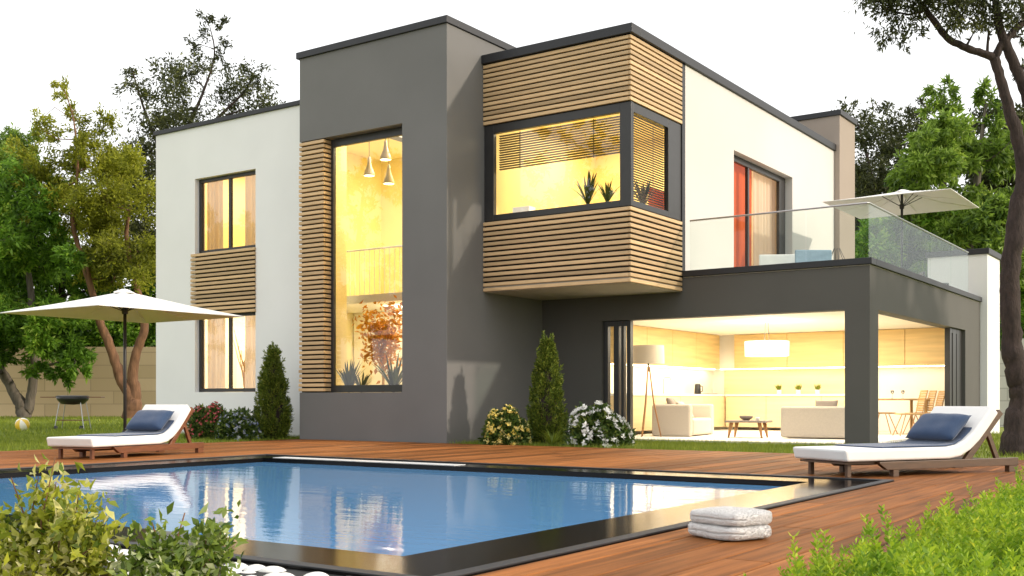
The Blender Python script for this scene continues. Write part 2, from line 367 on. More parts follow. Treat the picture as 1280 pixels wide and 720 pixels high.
# grey tower
tw = MB()
wall(tw, 'y', TY, TY+.3, TX0, TX1, -.05, 8.12, [(TX0, -14.09, .99, 6.345)])
wall(tw, 'x', TX1-.3, TX1, TY+.3, 22.0, -.05, 8.12)
wall(tw, 'x', TX0, TX0+.3, TY+.3, 22.0, -.05, 8.12, [(17.74, 21.5, .45, 7.0)])
wall(tw, 'y', 21.7, 22.0, TX0+.3, TX1-.3, -.05, 8.12)
part(MB().box(TX0+.3, TX1-.3, TY+.3, 21.7, 7.95, 8.08), 'flat_roof', M['anthracite'], label='flat roof of the grey tower')
wbuild(tw, 'tower_wall', M['grey_render'], label='smooth grey render of the tall tower')
c = MB(); ring(c, TX0-.07, TX1+.035, TY-.045, 22.05, .36, 8.122, 8.262); part(c, 'roof_coping', M['anthracite'], label='dark coping around the tower roof', bevel=.008)
s = MB(); s.box(TX0+.01, -16.29, 16.665, 16.95, .992, 6.343); part(s, 'cladding_backing', M['slat_dark'])
s = MB(); slats(s, TX0+.005, -16.235, 16.598, 16.664, 1.0, 6.335, jit=.03)
k = round((6.335-1.0)/.0985); p = (6.335-1.0)/k
for i in range(k): s.box(-16.29, -16.235, 16.665, 16.93, 1.0+i*p+(p-.064)/2, 1.0+i*p+(p+.064)/2)
part(s, 'slat_cladding', M['slat_wood'], label='timber slat strip left of the tall tower window', bevel=.004, seg=1)
def window(x0, x1, z0, z1, y, fw=.08, dep=.08, mull=(), axis='y', name='window', label=None, frames=None, pane=True):
    """a framed window in plane y (or x); frame is the part's own mesh's sibling: window > frame, pane"""
    f = MB(); ft, fb, fl, frr = frames or (fw, fw, fw, fw)
    def bx(a, b, c, d, e=0):
        if axis == 'y': f.box(a, b, y-dep/2+e, y+dep/2-e, c, d)
        else: f.box(y-dep/2+e, y+dep/2-e, a, b, c, d)
    bx(x0, x0+fl, z0, z1); bx(x1-frr, x1, z0, z1); bx(x0+fl, x1-frr, z0, z0+fb); bx(x0+fl, x1-frr, z1-ft, z1)
    for mm in mull: bx(mm-fw*.45, mm+fw*.45, z0+fb, z1-ft, .002)
    o = part(f, name, M['frame_dark'], label=label, bevel=.006)
    g = MB()
    if axis == 'y': g.add([(x0+fl, y, z0+fb), (x1-frr, y, z0+fb), (x1-frr, y, z1-ft), (x0+fl, y, z1-ft)], [(0, 1, 2, 3)])
    else: g.add([(y, x0+fl, z0+fb), (y, x1-frr, z0+fb), (y, x1-frr, z1-ft), (y, x0+fl, z1-ft)], [(0, 1, 2, 3)])
    if pane: part(g, 'pane', M['window_glass' if axis == 'y' else 'door_glass'], o)
    return o
window(-16.235, -14.05, .995, 6.34, 16.86, name='stair_window', label='tall yellow lit window of the tower', frames=(.16, .15, .07, .06))
def room(x0, x1, y0, y1, z0, z1, mat, open_side='y', label=None, skip=()):
    r = MB(); P = [(x0, y0, z0), (x1, y0, z0), (x1, y1, z0), (x0, y1, z0), (x0, y0, z1), (x1, y0, z1), (x1, y1, z1), (x0, y1, z1)]
    F = {'f': (0, 1, 2, 3), 'c': (4, 7, 6, 5), 'front': (0, 4, 5, 1), 'right': (1, 5, 6, 2), 'back': (2, 6, 7, 3), 'left': (3, 7, 4, 0)}
    r.add(P, [F[k] for k in F if k not in skip])
    o = r.build('interior_wall', mat, house, fix=False)
    if label: o['label'] = label
    return o
room(-16.63, -13.29, 16.93, 17.72, .45, 7.5, M['room_yellow'], label='yellow lining behind the tower window', skip=('front', 'back'))
room(-18.95, -13.29, 17.72, 21.5, .45, 7.06, M['room_yellow'], label='yellow walls of the stairwell', skip=('front',))
# gallery slab with rail, and the stair below it
part(MB().box(-18.9, -13.3, 18.3, 21.4, 3.02, 3.20), 'gallery_floor', M['room_white'])
rl = MB(); rl.tube([(-18.9, 18.34, 4.22), (-13.3, 18.34, 4.22)], .022)
for i in range(38): rl.box(-18.88+i*.148, -18.868+i*.148, 18.33, 18.342, 3.20, 4.21)
part(rl, 'gallery_railing', M['ceramic_white'])
st = MB()
for i in range(11): st.box(-15.9-i*.17+.9, -14.9-i*.17+.9, 19.2, 20.2, .62+i*.22, .66+i*.22)
st.bar((-14.2, 19.25, .5), (-16.2, 19.25, 3.0), .05, .16)
part(st, 'staircase', M['ceramic_white'])
part(MB().box(-18.9, -13.3, 20.4, 20.5, .46, 3.015), 'partition_wall', M['room_cream'])
# white left wing
WX0, WY = -22.8, 17.4
wg = MB(); wall(wg, 'y', WY, WY+.3, WX0, TX0-.002, -.05, 7.44, [(-21.32, -19.19, 1.02, 6.19)])
wall(wg, 'x', WX0, WX0+.3, WY+.3, 26, -.05, 7.44); wall(wg, 'y', 25.7, 26, WX0+.3, TX0-.002, -.05, 7.44)
wbuild(wg, 'wing_wall', M['white_render'], label='white rendered left wing')
part(MB().box(WX0+.3, TX0-.01, WY+.3, 25.7, 7.2, 7.35), 'flat_roof', M['anthracite'], label='flat roof of the left wing')
c = MB(); ring(c, WX0-.05, TX0-.01, WY-.05, 26.05, .36, 7.442, 7.542); part(c, 'roof_coping', M['anthracite'], label='dark coping above the left white wing', bevel=.008)
part(MB().box(-21.30, -19.2, 17.42, 17.66, 2.90, 4.37), 'cladding_backing', M['slat_dark'])
s = MB(); slats(s, -21.42, -19.175, 17.352, 17.398, 2.86, 4.385, jit=.02); part(s, 'slat_cladding', M['slat_wood'], label='timber slats between the two left windows', bevel=.004, seg=1)
window(-21.315, -19.2, 4.372, 6.185, 17.56, mull=(-20.22,), label='upper two pane window in the white left wing', fw=.085)
window(-21.315, -19.2, 1.025, 2.898, 17.56, mull=(-20.22,), label='lower two pane window in the white left wing', fw=.085)
room(-22.4, -19.0, 17.72, 21.5, 3.7, 6.9, M['room_yellow'], label='yellow upper room of the left wing', skip=('front',))
room(-22.4, -19.0, 17.72, 21.5, .1, 3.3, M['room_cream'], label='cream ground floor room of the left wing', skip=('front',))
def curtain(x0, x1, z0, z1, y, mat, axis='y', amp=.035, wl=.16, parent=house, label=None, name='curtain'):
    k = int(abs(x1-x0)/.02)+2; vs = []; fs = []
    ph = random.uniform(0, 6)
    for i in range(k):
        a = x0+(x1-x0)*i/(k-1); o = amp*math.sin(a/wl*2*math.pi+ph)+amp*.4*math.sin(a/wl*3.7+ph*2)
        for z in (z0, z1): vs.append((a, y+o, z) if axis == 'y' else (y+o, a, z))
    for i in range(k-1): fs.append((2*i, 2*i+2, 2*i+3, 2*i+1))
    o = MB().add(vs, fs).build(name, mat, parent, smooth=True, fix=False)
    if label: o['label'] = label
for z0, z1 in ((4.2, 6.4), (.3, 2.95)):
    curtain(-21.3, -20.72, z0, z1, 17.78, M['curtain_cream']); curtain(-20.02, -19.05, z0, z1, 17.80, M['curtain_cream'], wl=.2)
# timber bay
BX1, BY = -9.59, 17.79
part(MB().box(TX1+.003, BX1-.05, BY+.05, 19.997, 3.012, 3.16), 'bay_floor', M['soffit'], label='pale underside of the timber bay')
for z0, z1, lab in ((3.165, 4.43, 'below'), (6.37, 7.60, 'above')):
    bk = MB().box(TX1+.003, BX1-.05, BY+.05, BY+.16, z0, z1).box(BX1-.16, BX1-.05, BY+.155, 20.1, z0+.002, z1-.002)
    part(bk, 'cladding_backing', M['slat_dark'])
for z0, z1, lab in ((3.005, 4.432, 'below'), (6.368, 7.605, 'above')):
    s = MB(); k = round((z1-z0)/.0985); p = (z1-z0)/k
    for i in range(k):
        a, b2 = z0+i*p+(p-.065)/2, z0+i*p+(p+.065)/2
        s.box(TX1+.006, BX1-.048, BY, BY+.048, a, b2); s.box(BX1-.046, BX1, BY, 19.97, a, b2)
    part(s, 'slat_cladding', M['slat_wood'], label='timber slats wrapping the corner bay %s its window' % lab, bevel=.004, seg=1)
part(MB().box(BX1-.16, BX1-.004, 19.972, 20.1, 3.44, 7.6), 'trim_strip', M['anthracite'])
bw = window(TX1+.02, BX1-.01, 4.436, 6.364, BY+.09, fw=.14, dep=.10, name='corner_window', label='corner window of the timber bay with blinds half down', frames=(.17, .12, .22, .24), mull=())
f = MB(); y = BX1-.075
f.box(y-.05, y+.05, BY+.145, BY+.16, 4.436, 6.364); f.box(y-.05, y+.05, 19.40, 19.97, 4.436, 6.364); f.box(y-.05, y+.05, BY+.16, 19.40, 4.436, 4.55); f.box(y-.05, y+.05, BY+.16, 19.40, 6.19, 6.364)
part(f, 'side_frame', M['frame_dark'], bw, bevel=.006)
part(MB().add([(y, BY+.16, 4.55), (y, 19.4, 4.55), (y, 19.4, 6.19), (y, BY+.16, 6.19)], [(0, 1, 2, 3)]), 'pane', M['door_glass'], bw)
bl = MB()
for i in range(15):
    z = 6.17-i*.048
    Mx = Matrix.Translation((0, BY+.24, z)) @ Matrix.Rotation(R(-24), 4, 'X'); bl.box(-12.72, -9.9, -.024, .024, -.003, .003, Mx)
for x in (-12.2, -10.5): bl.box(x-.01, x+.01, BY+.21, BY+.213, 5.46, 6.2)
part(bl, 'blind', M['blind_slat'], bw, label='slatted blind half lowered behind the front pane')
bl = MB()
for i in range(34):
    z = 6.24-i*.048
    Mx = Matrix.Translation((BX1-.24, 0, z)) @ Matrix.Rotation(R(-24), 4, 'Y'); bl.box(-.017, .017, BY+.22, 19.62, -.003, .003, Mx)
for q in (BY+.5, 19.1): bl.box(BX1-.213, BX1-.21, q-.01, q+.01, 4.7, 6.2)
part(bl, 'blind', M['blind_slat'], bw, label='slatted blind lowered behind the side pane')
curtain(19.2, 19.98, 4.45, 5.02, BX1-.34, M['curtain_orange'], axis='x', label='low orange screen behind the side pane', name='screen')
room(-12.9, BX1-.28, BY+.2, 22.2, 4.05, 6.75, M['room_yellow'], label='yellow walls of the bay room', skip=('front', 'right'))
part(MB().box(BX1-.28, BX1-.27, 20.0, 22.2, 4.05, 6.75), 'partition_wall', M['room_yellow'])
part(MB().prism([(-12.5, BY+.18), (-9.75, BY+.18), (-9.75, 19.18), (-10.25, 19.18), (-10.25, BY+.62), (-12.5, BY+.62)], 4.30, 4.44, axis='z'), 'window_bench', M['ceramic_white'])
# white upper wing to the right, above the terrace
uw = MB(); wall(uw, 'x', BX1-.30, BX1, 20.102, 29.4, 3.30, 7.605, [(22.56, 26.2, 3.302, 6.35)])
wall(uw, 'y', 29.1, 29.4, TX0, BX1-.30, 3.30, 7.605); wall(uw, 'x', TX0, TX0+.3, 22.01, 29.1, -.05, 7.605)
wbuild(uw, 'upper_wall', M['white_warm'], label='white rendered wall above the terrace')
part(MB().box(TX1+.01, BX1-.31, BY+.17, 29.1, 7.3, 7.45), 'flat_roof', M['anthracite'], label='flat roof above the bay and white wall')
part(MB().box(TX0+.31, TX1, 22.02, 29.1, 7.3, 7.45), 'flat_roof', M['anthracite'], label='flat roof behind the tower')
c = MB(); c.box(TX1+.004, BX1+.055, BY-.055, BY+.3, 7.61, 7.785); c.box(BX1-.3, BX1+.055, BY+.3, 29.42, 7.61, 7.785)
part(c, 'roof_coping', M['anthracite'], label='dark coping above the bay and white upper wall', bevel=.008)
td = window(22.565, 26.195, 3.31, 6.345, BX1-.22, axis='x', mull=(23.85,), fw=.09, frames=(.14, .08, .09, .40), name='terrace_door', label='glazed terrace door with orange and cream curtains')
curtain(22.6, 23.1, 3.32, 6.5, BX1-.40, M['curtain_cream'], axis='x'); curtain(23.15, 24.6, 3.32, 6.5, BX1-.42, M['curtain_orange'], axis='x', amp=.012, wl=.4, label='orange curtain behind the terrace door')
curtain(24.6, 26.2, 3.32, 6.5, BX1-.40, M['curtain_cream'], axis='x', wl=.2)
room(-12.8, BX1-.305, 22.3, 26.6, 3.31, 6.6, M['room_cream'], label='cream room behind the terrace door', skip=('right',))
# chimney
ch = MB(); wall(ch, 'y', 29.402, 29.7, -10.8, -9.44, 3.3, 8.57); ch.box(-10.8, -9.44, 29.7, 30.75, 3.3, 8.57)
part(ch, 'chimney', M['taupe_render'], label='taupe chimney block at the back of the roof')
part(MB().box(-10.85, -9.39, 29.36, 30.82, 8.572, 8.715), 'chimney_coping', M['anthracite'], bevel=.008)
# garden room on the ground floor
GY, GX = 20.0, -5.87
gr = MB(); wall(gr, 'y', GY, GY+.3, TX1+.002, GX, -.05, 3.29, [(-11.476, -6.327, -.03, 2.497)])
wall(gr, 'x', GX-.3, GX, GY+.3, 29.43, -.05, 3.29, [(20.54, 27.76, -.03, 2.513)])
wall(gr, 'y', 29.13, 29.43, TX1+.002, GX-.3, -.05, 3.29)
wbuild(gr, 'garden_room_wall', M['grey_render_dark'], label='grey render of the garden room with wide openings')
part(MB().box(TX1+.004, GX-.302, GY+.302, 29.12, 2.72, 3.28), 'terrace_slab', M['soffit'])
part(MB().box(BX1+.004, GX-.004, GY+.004, 29.42, 3.292, 3.305), 'terrace_floor', M['pale_block'])
c = MB(); c.box(BX1+.006, GX+.05, GY-.05, GY+.25, 3.307, 3.428); c.box(GX-.25, GX+.05, GY+.25, 29.425, 3.307, 3.428)
c.box(BX1+.006, GX+.03, GY-.03, GY, 3.27, 3.306) if False else None
part(c, 'terrace_coping', M['anthracite'], label='dark coping around the terrace edge', bevel=.008)
part(MB().box(-12.7, GX-.31, GY+.31, 28.9, -.03, .015), 'interior_floor', M['room_white'])
room(-12.7, GX-.302, GY+.302, 28.42, .02, 2.62, M['room_white'], label='pale walls of the living room', skip=('front', 'right', 'f'))
def fold_door(xs, z1, axis, c, label, gl):
    f = MB()
    def bx(a, b, z0, zz, e=.0, d=.06):
        if axis == 'y': f.box(a, b, c-d+e, c+d-e, z0, zz)
        else: f.box(c-d+e, c+d-e, a, b, z0, zz)
    for a, b in xs: bx(a, b, 0, z1)
    for (a, b), (a2, b2) in zip(xs[:-1], xs[1:]): bx(b, a2, z1-.11, z1, .003); bx(b, a2, 0, .07, .003)
    o = part(f, 'folding_door', M['frame_dark'], label=label, bevel=.005)
    for (a, b), (a2, b2) in zip(xs[:-1], xs[1:]):
        if axis == 'y': part(MB().add([(b, c, .07), (a2, c, .07), (a2, c, z1-.11), (b, c, z1-.11)], [(0, 1, 2, 3)]), 'pane', M['window_glass'], o)
        else: part(MB().add([(c, b, .07), (c, a2, .07), (c, a2, z1-.11), (c, b, z1-.11)], [(0, 1, 2, 3)]), 'pane', M['window_glass'], o)
fold_door([(-11.472, -11.37), (-11.23, -11.11), (-11.05, -10.99), (-10.92, -10.83)], 2.492, 'y', GY+.14, 'dark folding glass door stacked at the left of the front opening', None)
fold_door([(26.55, 26.72), (26.84, 27.16), (27.24, 27.755)], 2.508, 'x', GX-.14, 'dark folding glass door stacked at the far end of the side opening', None)
# glass balustrade
br = MB().tube([(-9.45, GY+.03, 4.43), (GX-.05, GY+.03, 4.43), (GX-.03, GY+.06, 4.43), (GX-.03, 28.2, 4.43)], .018)
bal = part(br, 'balustrade', M['steel'], label='frameless glass balustrade with slim handrail around the terrace')
for a, b2 in ((-9.45, -7.075), (-7.06, GX-.035)):
    part(MB().box(a, b2, GY+.022, GY+.034, 3.40, 4.418), 'glass_panel', M['rail_glass'], bal)
for a, b2 in ((GY+.05, 22.3), (22.315, 24.5), (24.515, 26.4), (26.415, 28.2)):
    part(MB().box(GX-.036, GX-.024, a, b2, 3.40, 4.418), 'glass_panel', M['rail_glass'], bal)
# white end wall beyond the garden room
ew = MB(); ew.box(-7.15, -5.70, 29.435, 31.0, -.05, 4.52); part(ew, 'end_wall', M['white_render'], label='white end wall rising beyond the garden room')
part(MB().box(-7.2, -5.65, 29.385, 31.05, 4.522, 4.665), 'wall_coping', M['anthracite'], bevel=.008)

# ------------------------------------------------------------------ lamps inside the house (the photo shows every room lit)
def area(name, loc, sx, sy, power, col=(1, .80, .48), rot=(0, 0, 0)):
    d = bpy.data.lights.new(name, 'AREA'); d.shape = 'RECTANGLE'; d.size = sx; d.size_y = sy; d.energy = power; d.color = col
    o = bpy.data.objects.new(name, d); COL.objects.link(o); o.location = loc; o.rotation_euler = rot; return o
area('ceiling_light', (-9.2, 24.2, 2.56), 4.5, 5.5, 300, (1, .90, .72))
area('ceiling_light', (-11.3, 20.0, 6.70), 2.2, 2.2, 125, (1, .89, .62))
area('ceiling_light', (-15.6, 19.3, 7.03), 2.6, 2.4, 250, (1, .90, .62))
area('ceiling_light', (-15.9, 19.3, 3.0), 2.6, 1.0, 130, (1, .92, .74))
area('ceiling_light', (-20.6, 19.6, 6.80), 2.6, 2.2, 95, (1, .90, .66))
area('ceiling_light', (-20.6, 19.6, 3.25), 2.6, 2.2, 125, (1, .90, .70))
area('ceiling_light', (-11.2, 24.4, 6.50), 2.0, 3.0, 60, (1, .80, .50))

# ------------------------------------------------------------------ living room
kt = thing('kitchen_unit', 'pale oak kitchen units with lit splashback along the back wall of the living room', 'kitchen', (-9.3, 28, 0))
part(MB().box(-12.05, -8.55, 27.80, 28.40, .10, .93), 'base_cabinet', M['oak_pale'], kt)
part(MB().box(-12.05, -8.53, 27.76, 28.40, .935, .985), 'worktop', M['ceramic_white'], kt, bevel=.005)
part(MB().box(-12.35, -8.55, 28.385, 28.405, .99, 1.66), 'splashback', M['oak_pale'], kt)
for a, b2 in zip((-11.9, -10.4, -8.9, -7.35), (-10.41, -8.91, -7.36, -6.3)):
    part(MB().box(a, b2, 28.02, 28.40, 1.69, 2.61), 'wall_cabinet', M['oak_panel'], kt, bevel=.004)
part(MB().box(-12.35, -6.3, 28.10, 28.16, 1.665, 1.685), 'light_strip', M['led'], kt)
for x in (-10.9, -9.4): part(MB().box(x-.003, x+.003, 27.794, 27.799, .12, .92), 'joint', M['oak_leg'], kt)
wu = thing('wall_unit', 'tall pale oak cabinet wall along the left side of the living room', 'cabinet', (-12.5, 24, 0))
for a, b2 in zip((22.3, 23.7, 25.1, 26.5), (23.69, 25.09, 26.49, 28.0)):
    part(MB().box(-12.69, -12.32, a, b2, 1.69, 2.61), 'wall_cabinet', M['oak_panel'], wu, bevel=.004)
    part(MB().box(-12.69, -12.1, a, b2, .10, .93), 'base_cabinet', M['oak_pale'], wu, bevel=.004)
part(MB().box(-12.69, -12.08, 22.3, 27.75, .935, .985), 'worktop', M['ceramic_white'], wu)
part(MB().box(-12.55, -12.45, 22.3, 28.0, 1.665, 1.685), 'light_strip', M['led'], wu)
P_ = at(1000, 492, 28.3)
def pot_plant(u):
    p = at(u, 491.5, 28.9); p.y = 27.98; p.z = .985
    return p
for u, pos in ((974, 'left'), (998, 'middle'), (1022, 'right')):
    a = (u-640)/1361; d = FW+a*RT; p = Vector((d[0]/d[1]*28.0, 28.0, .986))
    t = thing('potted_grass', {'left': 'little pot of green grass on the worktop, nearest the pendant lamp', 'middle': 'little pot of green grass between two others on the worktop', 'right': 'little pot of green grass on the worktop above the armchair'}[pos], 'pot plant', p, group='grass pots on the worktop')
    part(MB().lathe([(0, 0), (.055, 0), (.065, .11), (.055, .11), (.0, .10)], p, 14), 'pot', M['ceramic_white'], t, smooth=False)
    P = np.array(p)+np.c_[rng.normal(0, .028, (70, 2)), np.full(70, .10)]; leaves('grass_tuft', P, np.c_[rng.normal(0, .3, (70, 2)), np.ones(70)], .15, M['grass_blade'], t, .1)
def onY(u, v, y):
    a = (u-640)/1361; d = FW+a*RT; k = y/d[1]; return Vector((d[0]*k, y, .85+(499-v)/1361*k))
p = Vector((-12.33, 26.6, .986))
t = thing('kettle', 'dark upright kettle on the worktop beside the hob', 'kettle', p)
part(MB().lathe([(0, 0), (.085, 0), (.09, .02), (.075, .25), (.06, .27), (0, .275)], p, 20), 'body', M['char_black'], t, smooth=True)
part(MB().tube([p+Vector((.07, 0, .22)), p+Vector((.14, 0, .20)), p+Vector((.14, 0, .08)), p+Vector((.08, 0, .05))], .012), 'handle', M['char_black'], t, smooth=True)
tag(MB().box(-12.56, -12.14, 26.85, 27.45, .987, 1.0).build('hob', M['char_black'], loc=(-12.35, 27.15, .987)), 'flat black hob set on the pale worktop', 'hob')
p = Vector((-12.45, 24.85, .986))
tag(MB().tube([p, p+Vector((0, 0, .38)), p+Vector((.05, -.02, .42)), p+Vector((.20, -.04, .40)), p+Vector((.22, -.04, .34))], .016).build('tap', M['steel'], loc=p, smooth=True), 'thin steel tap rising from the side worktop behind the floor lamp and sofa', 'tap')
# pendant drum lamp
c = at(958.5, 436, 24.6)
t = thing('pendant_lamp', 'wide white drum pendant lamp over the living room', 'lamp', c)
part(MB().lathe([(.485, -.165), (.49, -.165), (.49, .165), (.485, .165)], c, 40), 'lamp_shade', M['shade_lit'], t, smooth=True)
part(MB().lathe([(.19, -.10), (.20, -.10), (.20, .10), (.19, .10), (0, .1)], c, 24), 'diffuser', M['lamp_shade'], t, smooth=True)
d = bpy.data.lights.new('pendant_bulb', 'POINT'); d.energy = 55; d.shadow_soft_size = .12; d.color = (1, .88, .68); o = bpy.data.objects.new('pendant_bulb', d); COL.objects.link(o); o.location = c+Vector((0, 0, .13))
cb = MB()
for q in (-.06, .06): cb.tube([(c.x+q, c.y, c.z+.1), (c.x+q*.5, c.y, 2.60)], .006, 5)
part(cb, 'cable', M['dark_metal'], t)
# tripod floor lamp
c = at(810.5, 546, 24.3); c.z = .016
t = thing('floor_lamp', 'tripod floor lamp with taupe drum shade beside the folding door', 'lamp', c)
part(MB().lathe([(.36, 1.62), (.345, 2.03)], c, 32), 'lamp_shade', M['lamp_shade'], t, smooth=True)
for k in range(3):
    a = R(25+120*k); part(MB().tube([c+Vector((.28*math.cos(a), .28*math.sin(a), 0)), c+Vector((.12*math.cos(a), .12*math.sin(a), .75)), c+Vector((.02*math.cos(a), .02*math.sin(a), 1.55))], [.014, .019, .014], 8), 'leg', M['oak_leg'], t, smooth=True)
part(MB().tube([c+Vector((0, 0, 1.45)), c+Vector((0, 0, 1.72))], .02), 'stem', M['dark_metal'], t)
part(MB().lathe([(0, 1.70), (.05, 1.74), (.06, 1.80), (.03, 1.87), (0, 1.88)], c, 14), 'bulb', M['bulb'], t, smooth=True)
# sofa and armchair
def rbox(a, b2, c, d, e, f): return MB().box(a, b2, c, d, e, f)
s0 = at(840, 546, 24.4); s0.z = 0.016
t = thing('sofa', 'cream two seat sofa facing right with loose cushions', 'sofa', s0, R(8), world=False)
part(rbox(-.45, .45, -.10, .12, 0, .72), 'armrest', M['sofa_fabric'], t, bevel=.05, seg=3); part(rbox(-.45, .45, 1.60, 1.82, 0, .72), 'armrest', M['sofa_fabric'], t, bevel=.05, seg=3)
part(rbox(-.47, -.2, .12, 1.60, 0.02, .74), 'backrest', M['sofa_fabric'], t, bevel=.05, seg=3); part(rbox(-.2, .46, .121, 1.599, .02, .40), 'seat', M['sofa_fabric'], t, bevel=.06, seg=3)
def cushion(name, label, cat, loc, rot, sx, sy, th, mat, group=None):
    nn = 16; vs = []; fs = []
    for sgn in (1, -1):
        for i in range(nn+1):
            for j in range(nn+1):
                a = i/nn*2-1; b = j/nn*2-1; h = (max(0, 1-a**4)*max(0, 1-b**4))**.55
                pin = 1-.06*(1-abs(b)**2)*abs(a)**6; pin2 = 1-.06*(1-abs(a)**2)*abs(b)**6
                vs.append((a*sx/2*pin, b*sy/2*pin2, sgn*th/2*h*(1+.02*math.sin(7*a+3*b)) + .003*math.sin(9*b)*h))
    for s_ in range(2):
        o = s_*(nn+1)**2
        for i in range(nn):
            for j in range(nn):
                q = (o+i*(nn+1)+j, o+(i+1)*(nn+1)+j, o+(i+1)*(nn+1)+j+1, o+i*(nn+1)+j+1); fs.append(q if s_ == 0 else q[::-1])
    me = bpy.data.meshes.new(name); me.from_pydata(vs, [], fs); bm = bmesh.new(); bm.from_mesh(me); bmesh.ops.remove_doubles(bm, verts=bm.verts, dist=1e-4); bmesh.ops.recalc_face_normals(bm, faces=bm.faces); bm.to_mesh(me); bm.free()
    o = link_mesh(name, me, mat, smooth=True); o.location = loc; o.rotation_euler = rot; return tag(o, label, cat, group)
cushion('cushion', 'cream square cushion leaning in the corner of the sofa', 'cushion', s0+Vector((.02, .62, .58)), (R(0), R(52), R(15)), .5, .5, .16, M['sofa_fabric'])
cushion('cushion', 'taupe cushion behind the armrest of the sofa', 'cushion', s0+Vector((-.14, .36, .68)), (R(0), R(62), R(10)), .45, .45, .15, M['taupe_fabric'])
a0 = at(1022, 549.5, 22.9); a0.z = .016
t = thing('armchair', 'wide cream armchair seen from behind at the right of the front opening', 'armchair', a0, R(6), world=False)
part(rbox(-.78, .78, -.06, .16, .02, .68), 'backrest', M['sofa_fabric'], t, bevel=.05, seg=3); part(rbox(-.78, -.58, .161, .95, .02, .60), 'armrest', M['sofa_fabric'], t, bevel=.05, seg=3)
part(rbox(.58, .78, .161, .95, .02, .60), 'armrest', M['sofa_fabric'], t, bevel=.05, seg=3); part(rbox(-.579, .579, .161, .95, .02, .40), 'seat', M['sofa_fabric'], t, bevel=.05, seg=3)
cushion('cushion', 'taupe cushion showing over the back of the armchair', 'cushion', a0+Vector((.1, .24, .62)), (R(70), 0, R(8)), .48, .42, .16, M['taupe_fabric'])
c = at(935, 548, 23.7); c.z = .016
t = thing('coffee_table', 'low coffee table with tapered oak legs before the sofa', 'table', c, R(10), world=False)
part(MB().box(-.42, .46, -.38, .38, .33, .375), 'tabletop', M['taupe_fabric'], t, bevel=.01)
for sx in (-1, 1):
    for sy in (-1, 1): part(MB().tube([(sx*.36, sy*.30, 0), (sx*.30, sy*.26, .33)], [.022, .045], 10), 'leg', M['oak_leg'], t, smooth=True)
bw_ = c+Vector((-.02, -.05, .377))
tag(MB().lathe([(0, 0), (.06, 0), (.14, .05), (.15, .10), (.14, .10), (.12, .05), (0, .02)], bw_, 24).build('bowl', M['taupe_fabric'], loc=bw_, smooth=True), 'round taupe bowl on the coffee table', 'bowl')
bw2 = bw_+Vector((.28, -.05, 0)); tag(MB().lathe([(0, 0), (.04, 0), (.05, .07), (.045, .07), (0, .02)], bw2, 16).build('cup', M['ceramic_white'], loc=bw2, smooth=True), 'small white cup on the coffee table', 'cup')
# dining table and chairs
def onX(u, v, x):
    a = (u-640)/1361; d = FW+a*RT; k = x/d[0]; return Vector((x, d[1]*k, .85+(499-v)/1361*k))
dt = at(1120, 545, 26.0); dt.z = .016
t = thing('dining_table', 'pale oak dining table seen through the side opening', 'table', dt, R(35), world=False); t.scale = (1.12,)*3
part(MB().box(-.75, .55, -.45, .45, .72, .76), 'tabletop', M['rattan'], t, bevel=.006)
for sx, sy in ((-.7, -.4), (.48, -.4), (-.7, .4), (.48, .4)): part(MB().box(sx-.025, sx+.025, sy-.025, sy+.025, 0, .72), 'leg', M['rattan'], t)
def dining_chair(loc, rz, label):
    t = thing('dining_chair', label, 'chair', loc, rz, group='rattan dining chairs', world=False); t.scale = (1.12,)*3
    part(MB().box(-.22, .22, -.22, .22, .43, .46), 'seat', M['rattan'], t, bevel=.01)
    vs = []; fs = []
    k = 9
    bk_ = MB()
    for i in range(k):
        z = .50+i*.048; off = -.22-.10*(i/k)**1.4
        bk_.box(-.21, .21, off-.012, off+.012, z, z+.040)
    part(bk_, 'backrest', M['rattan'], t, bevel=.006)
    for sx in (-1, 1):
        for sy in (-1, 1): part(MB().tube([(sx*.24, sy*.25-.0, 0), (sx*.12, sy*.10, .43)], .010, 6), 'leg', M['oak_leg'], t)
    part(MB().tube([(-.2, -.2, .44), (-.2, -.31, .92), (.2, -.31, .92), (.2, -.2, .44)], .010, 6), 'back_frame', M['oak_leg'], t)
for (u, dep), lab in zip(((1136, 24.6), (1148, 25.5), (1160, 26.4)), ('first rattan dining chair from the table leg', 'middle rattan dining chair of the row of three', 'rattan dining chair nearest the folded side door')):
    c = at(u, 540, dep); c.z = .016; dining_chair(c, R(122), lab)
c = at(1103, 540, 26.3); c.z = .016; dining_chair(c, R(-58), 'rattan dining chair across the table beside the corner pillar')
for k, (dx, dy, lab) in enumerate(((-.45, -.2, 'wine glass standing at the left end of the dining table'), (-.1, .05, 'wine glass in the middle of the dining table'), (.2, -.15, 'wine glass nearest the dining chairs'))):
    c = dt+Vector((dx, dy, .854)); tag(MB().lathe([(0, 0), (.035, .004), (.006, .01), (.006, .09), (.035, .13), (.038, .19), (.036, .19), (.032, .13), (0, .1)], c, 14).build('wine_glass', M['clear_glass'], loc=c, smooth=True), lab, 'glass', 'glasses on the dining table')

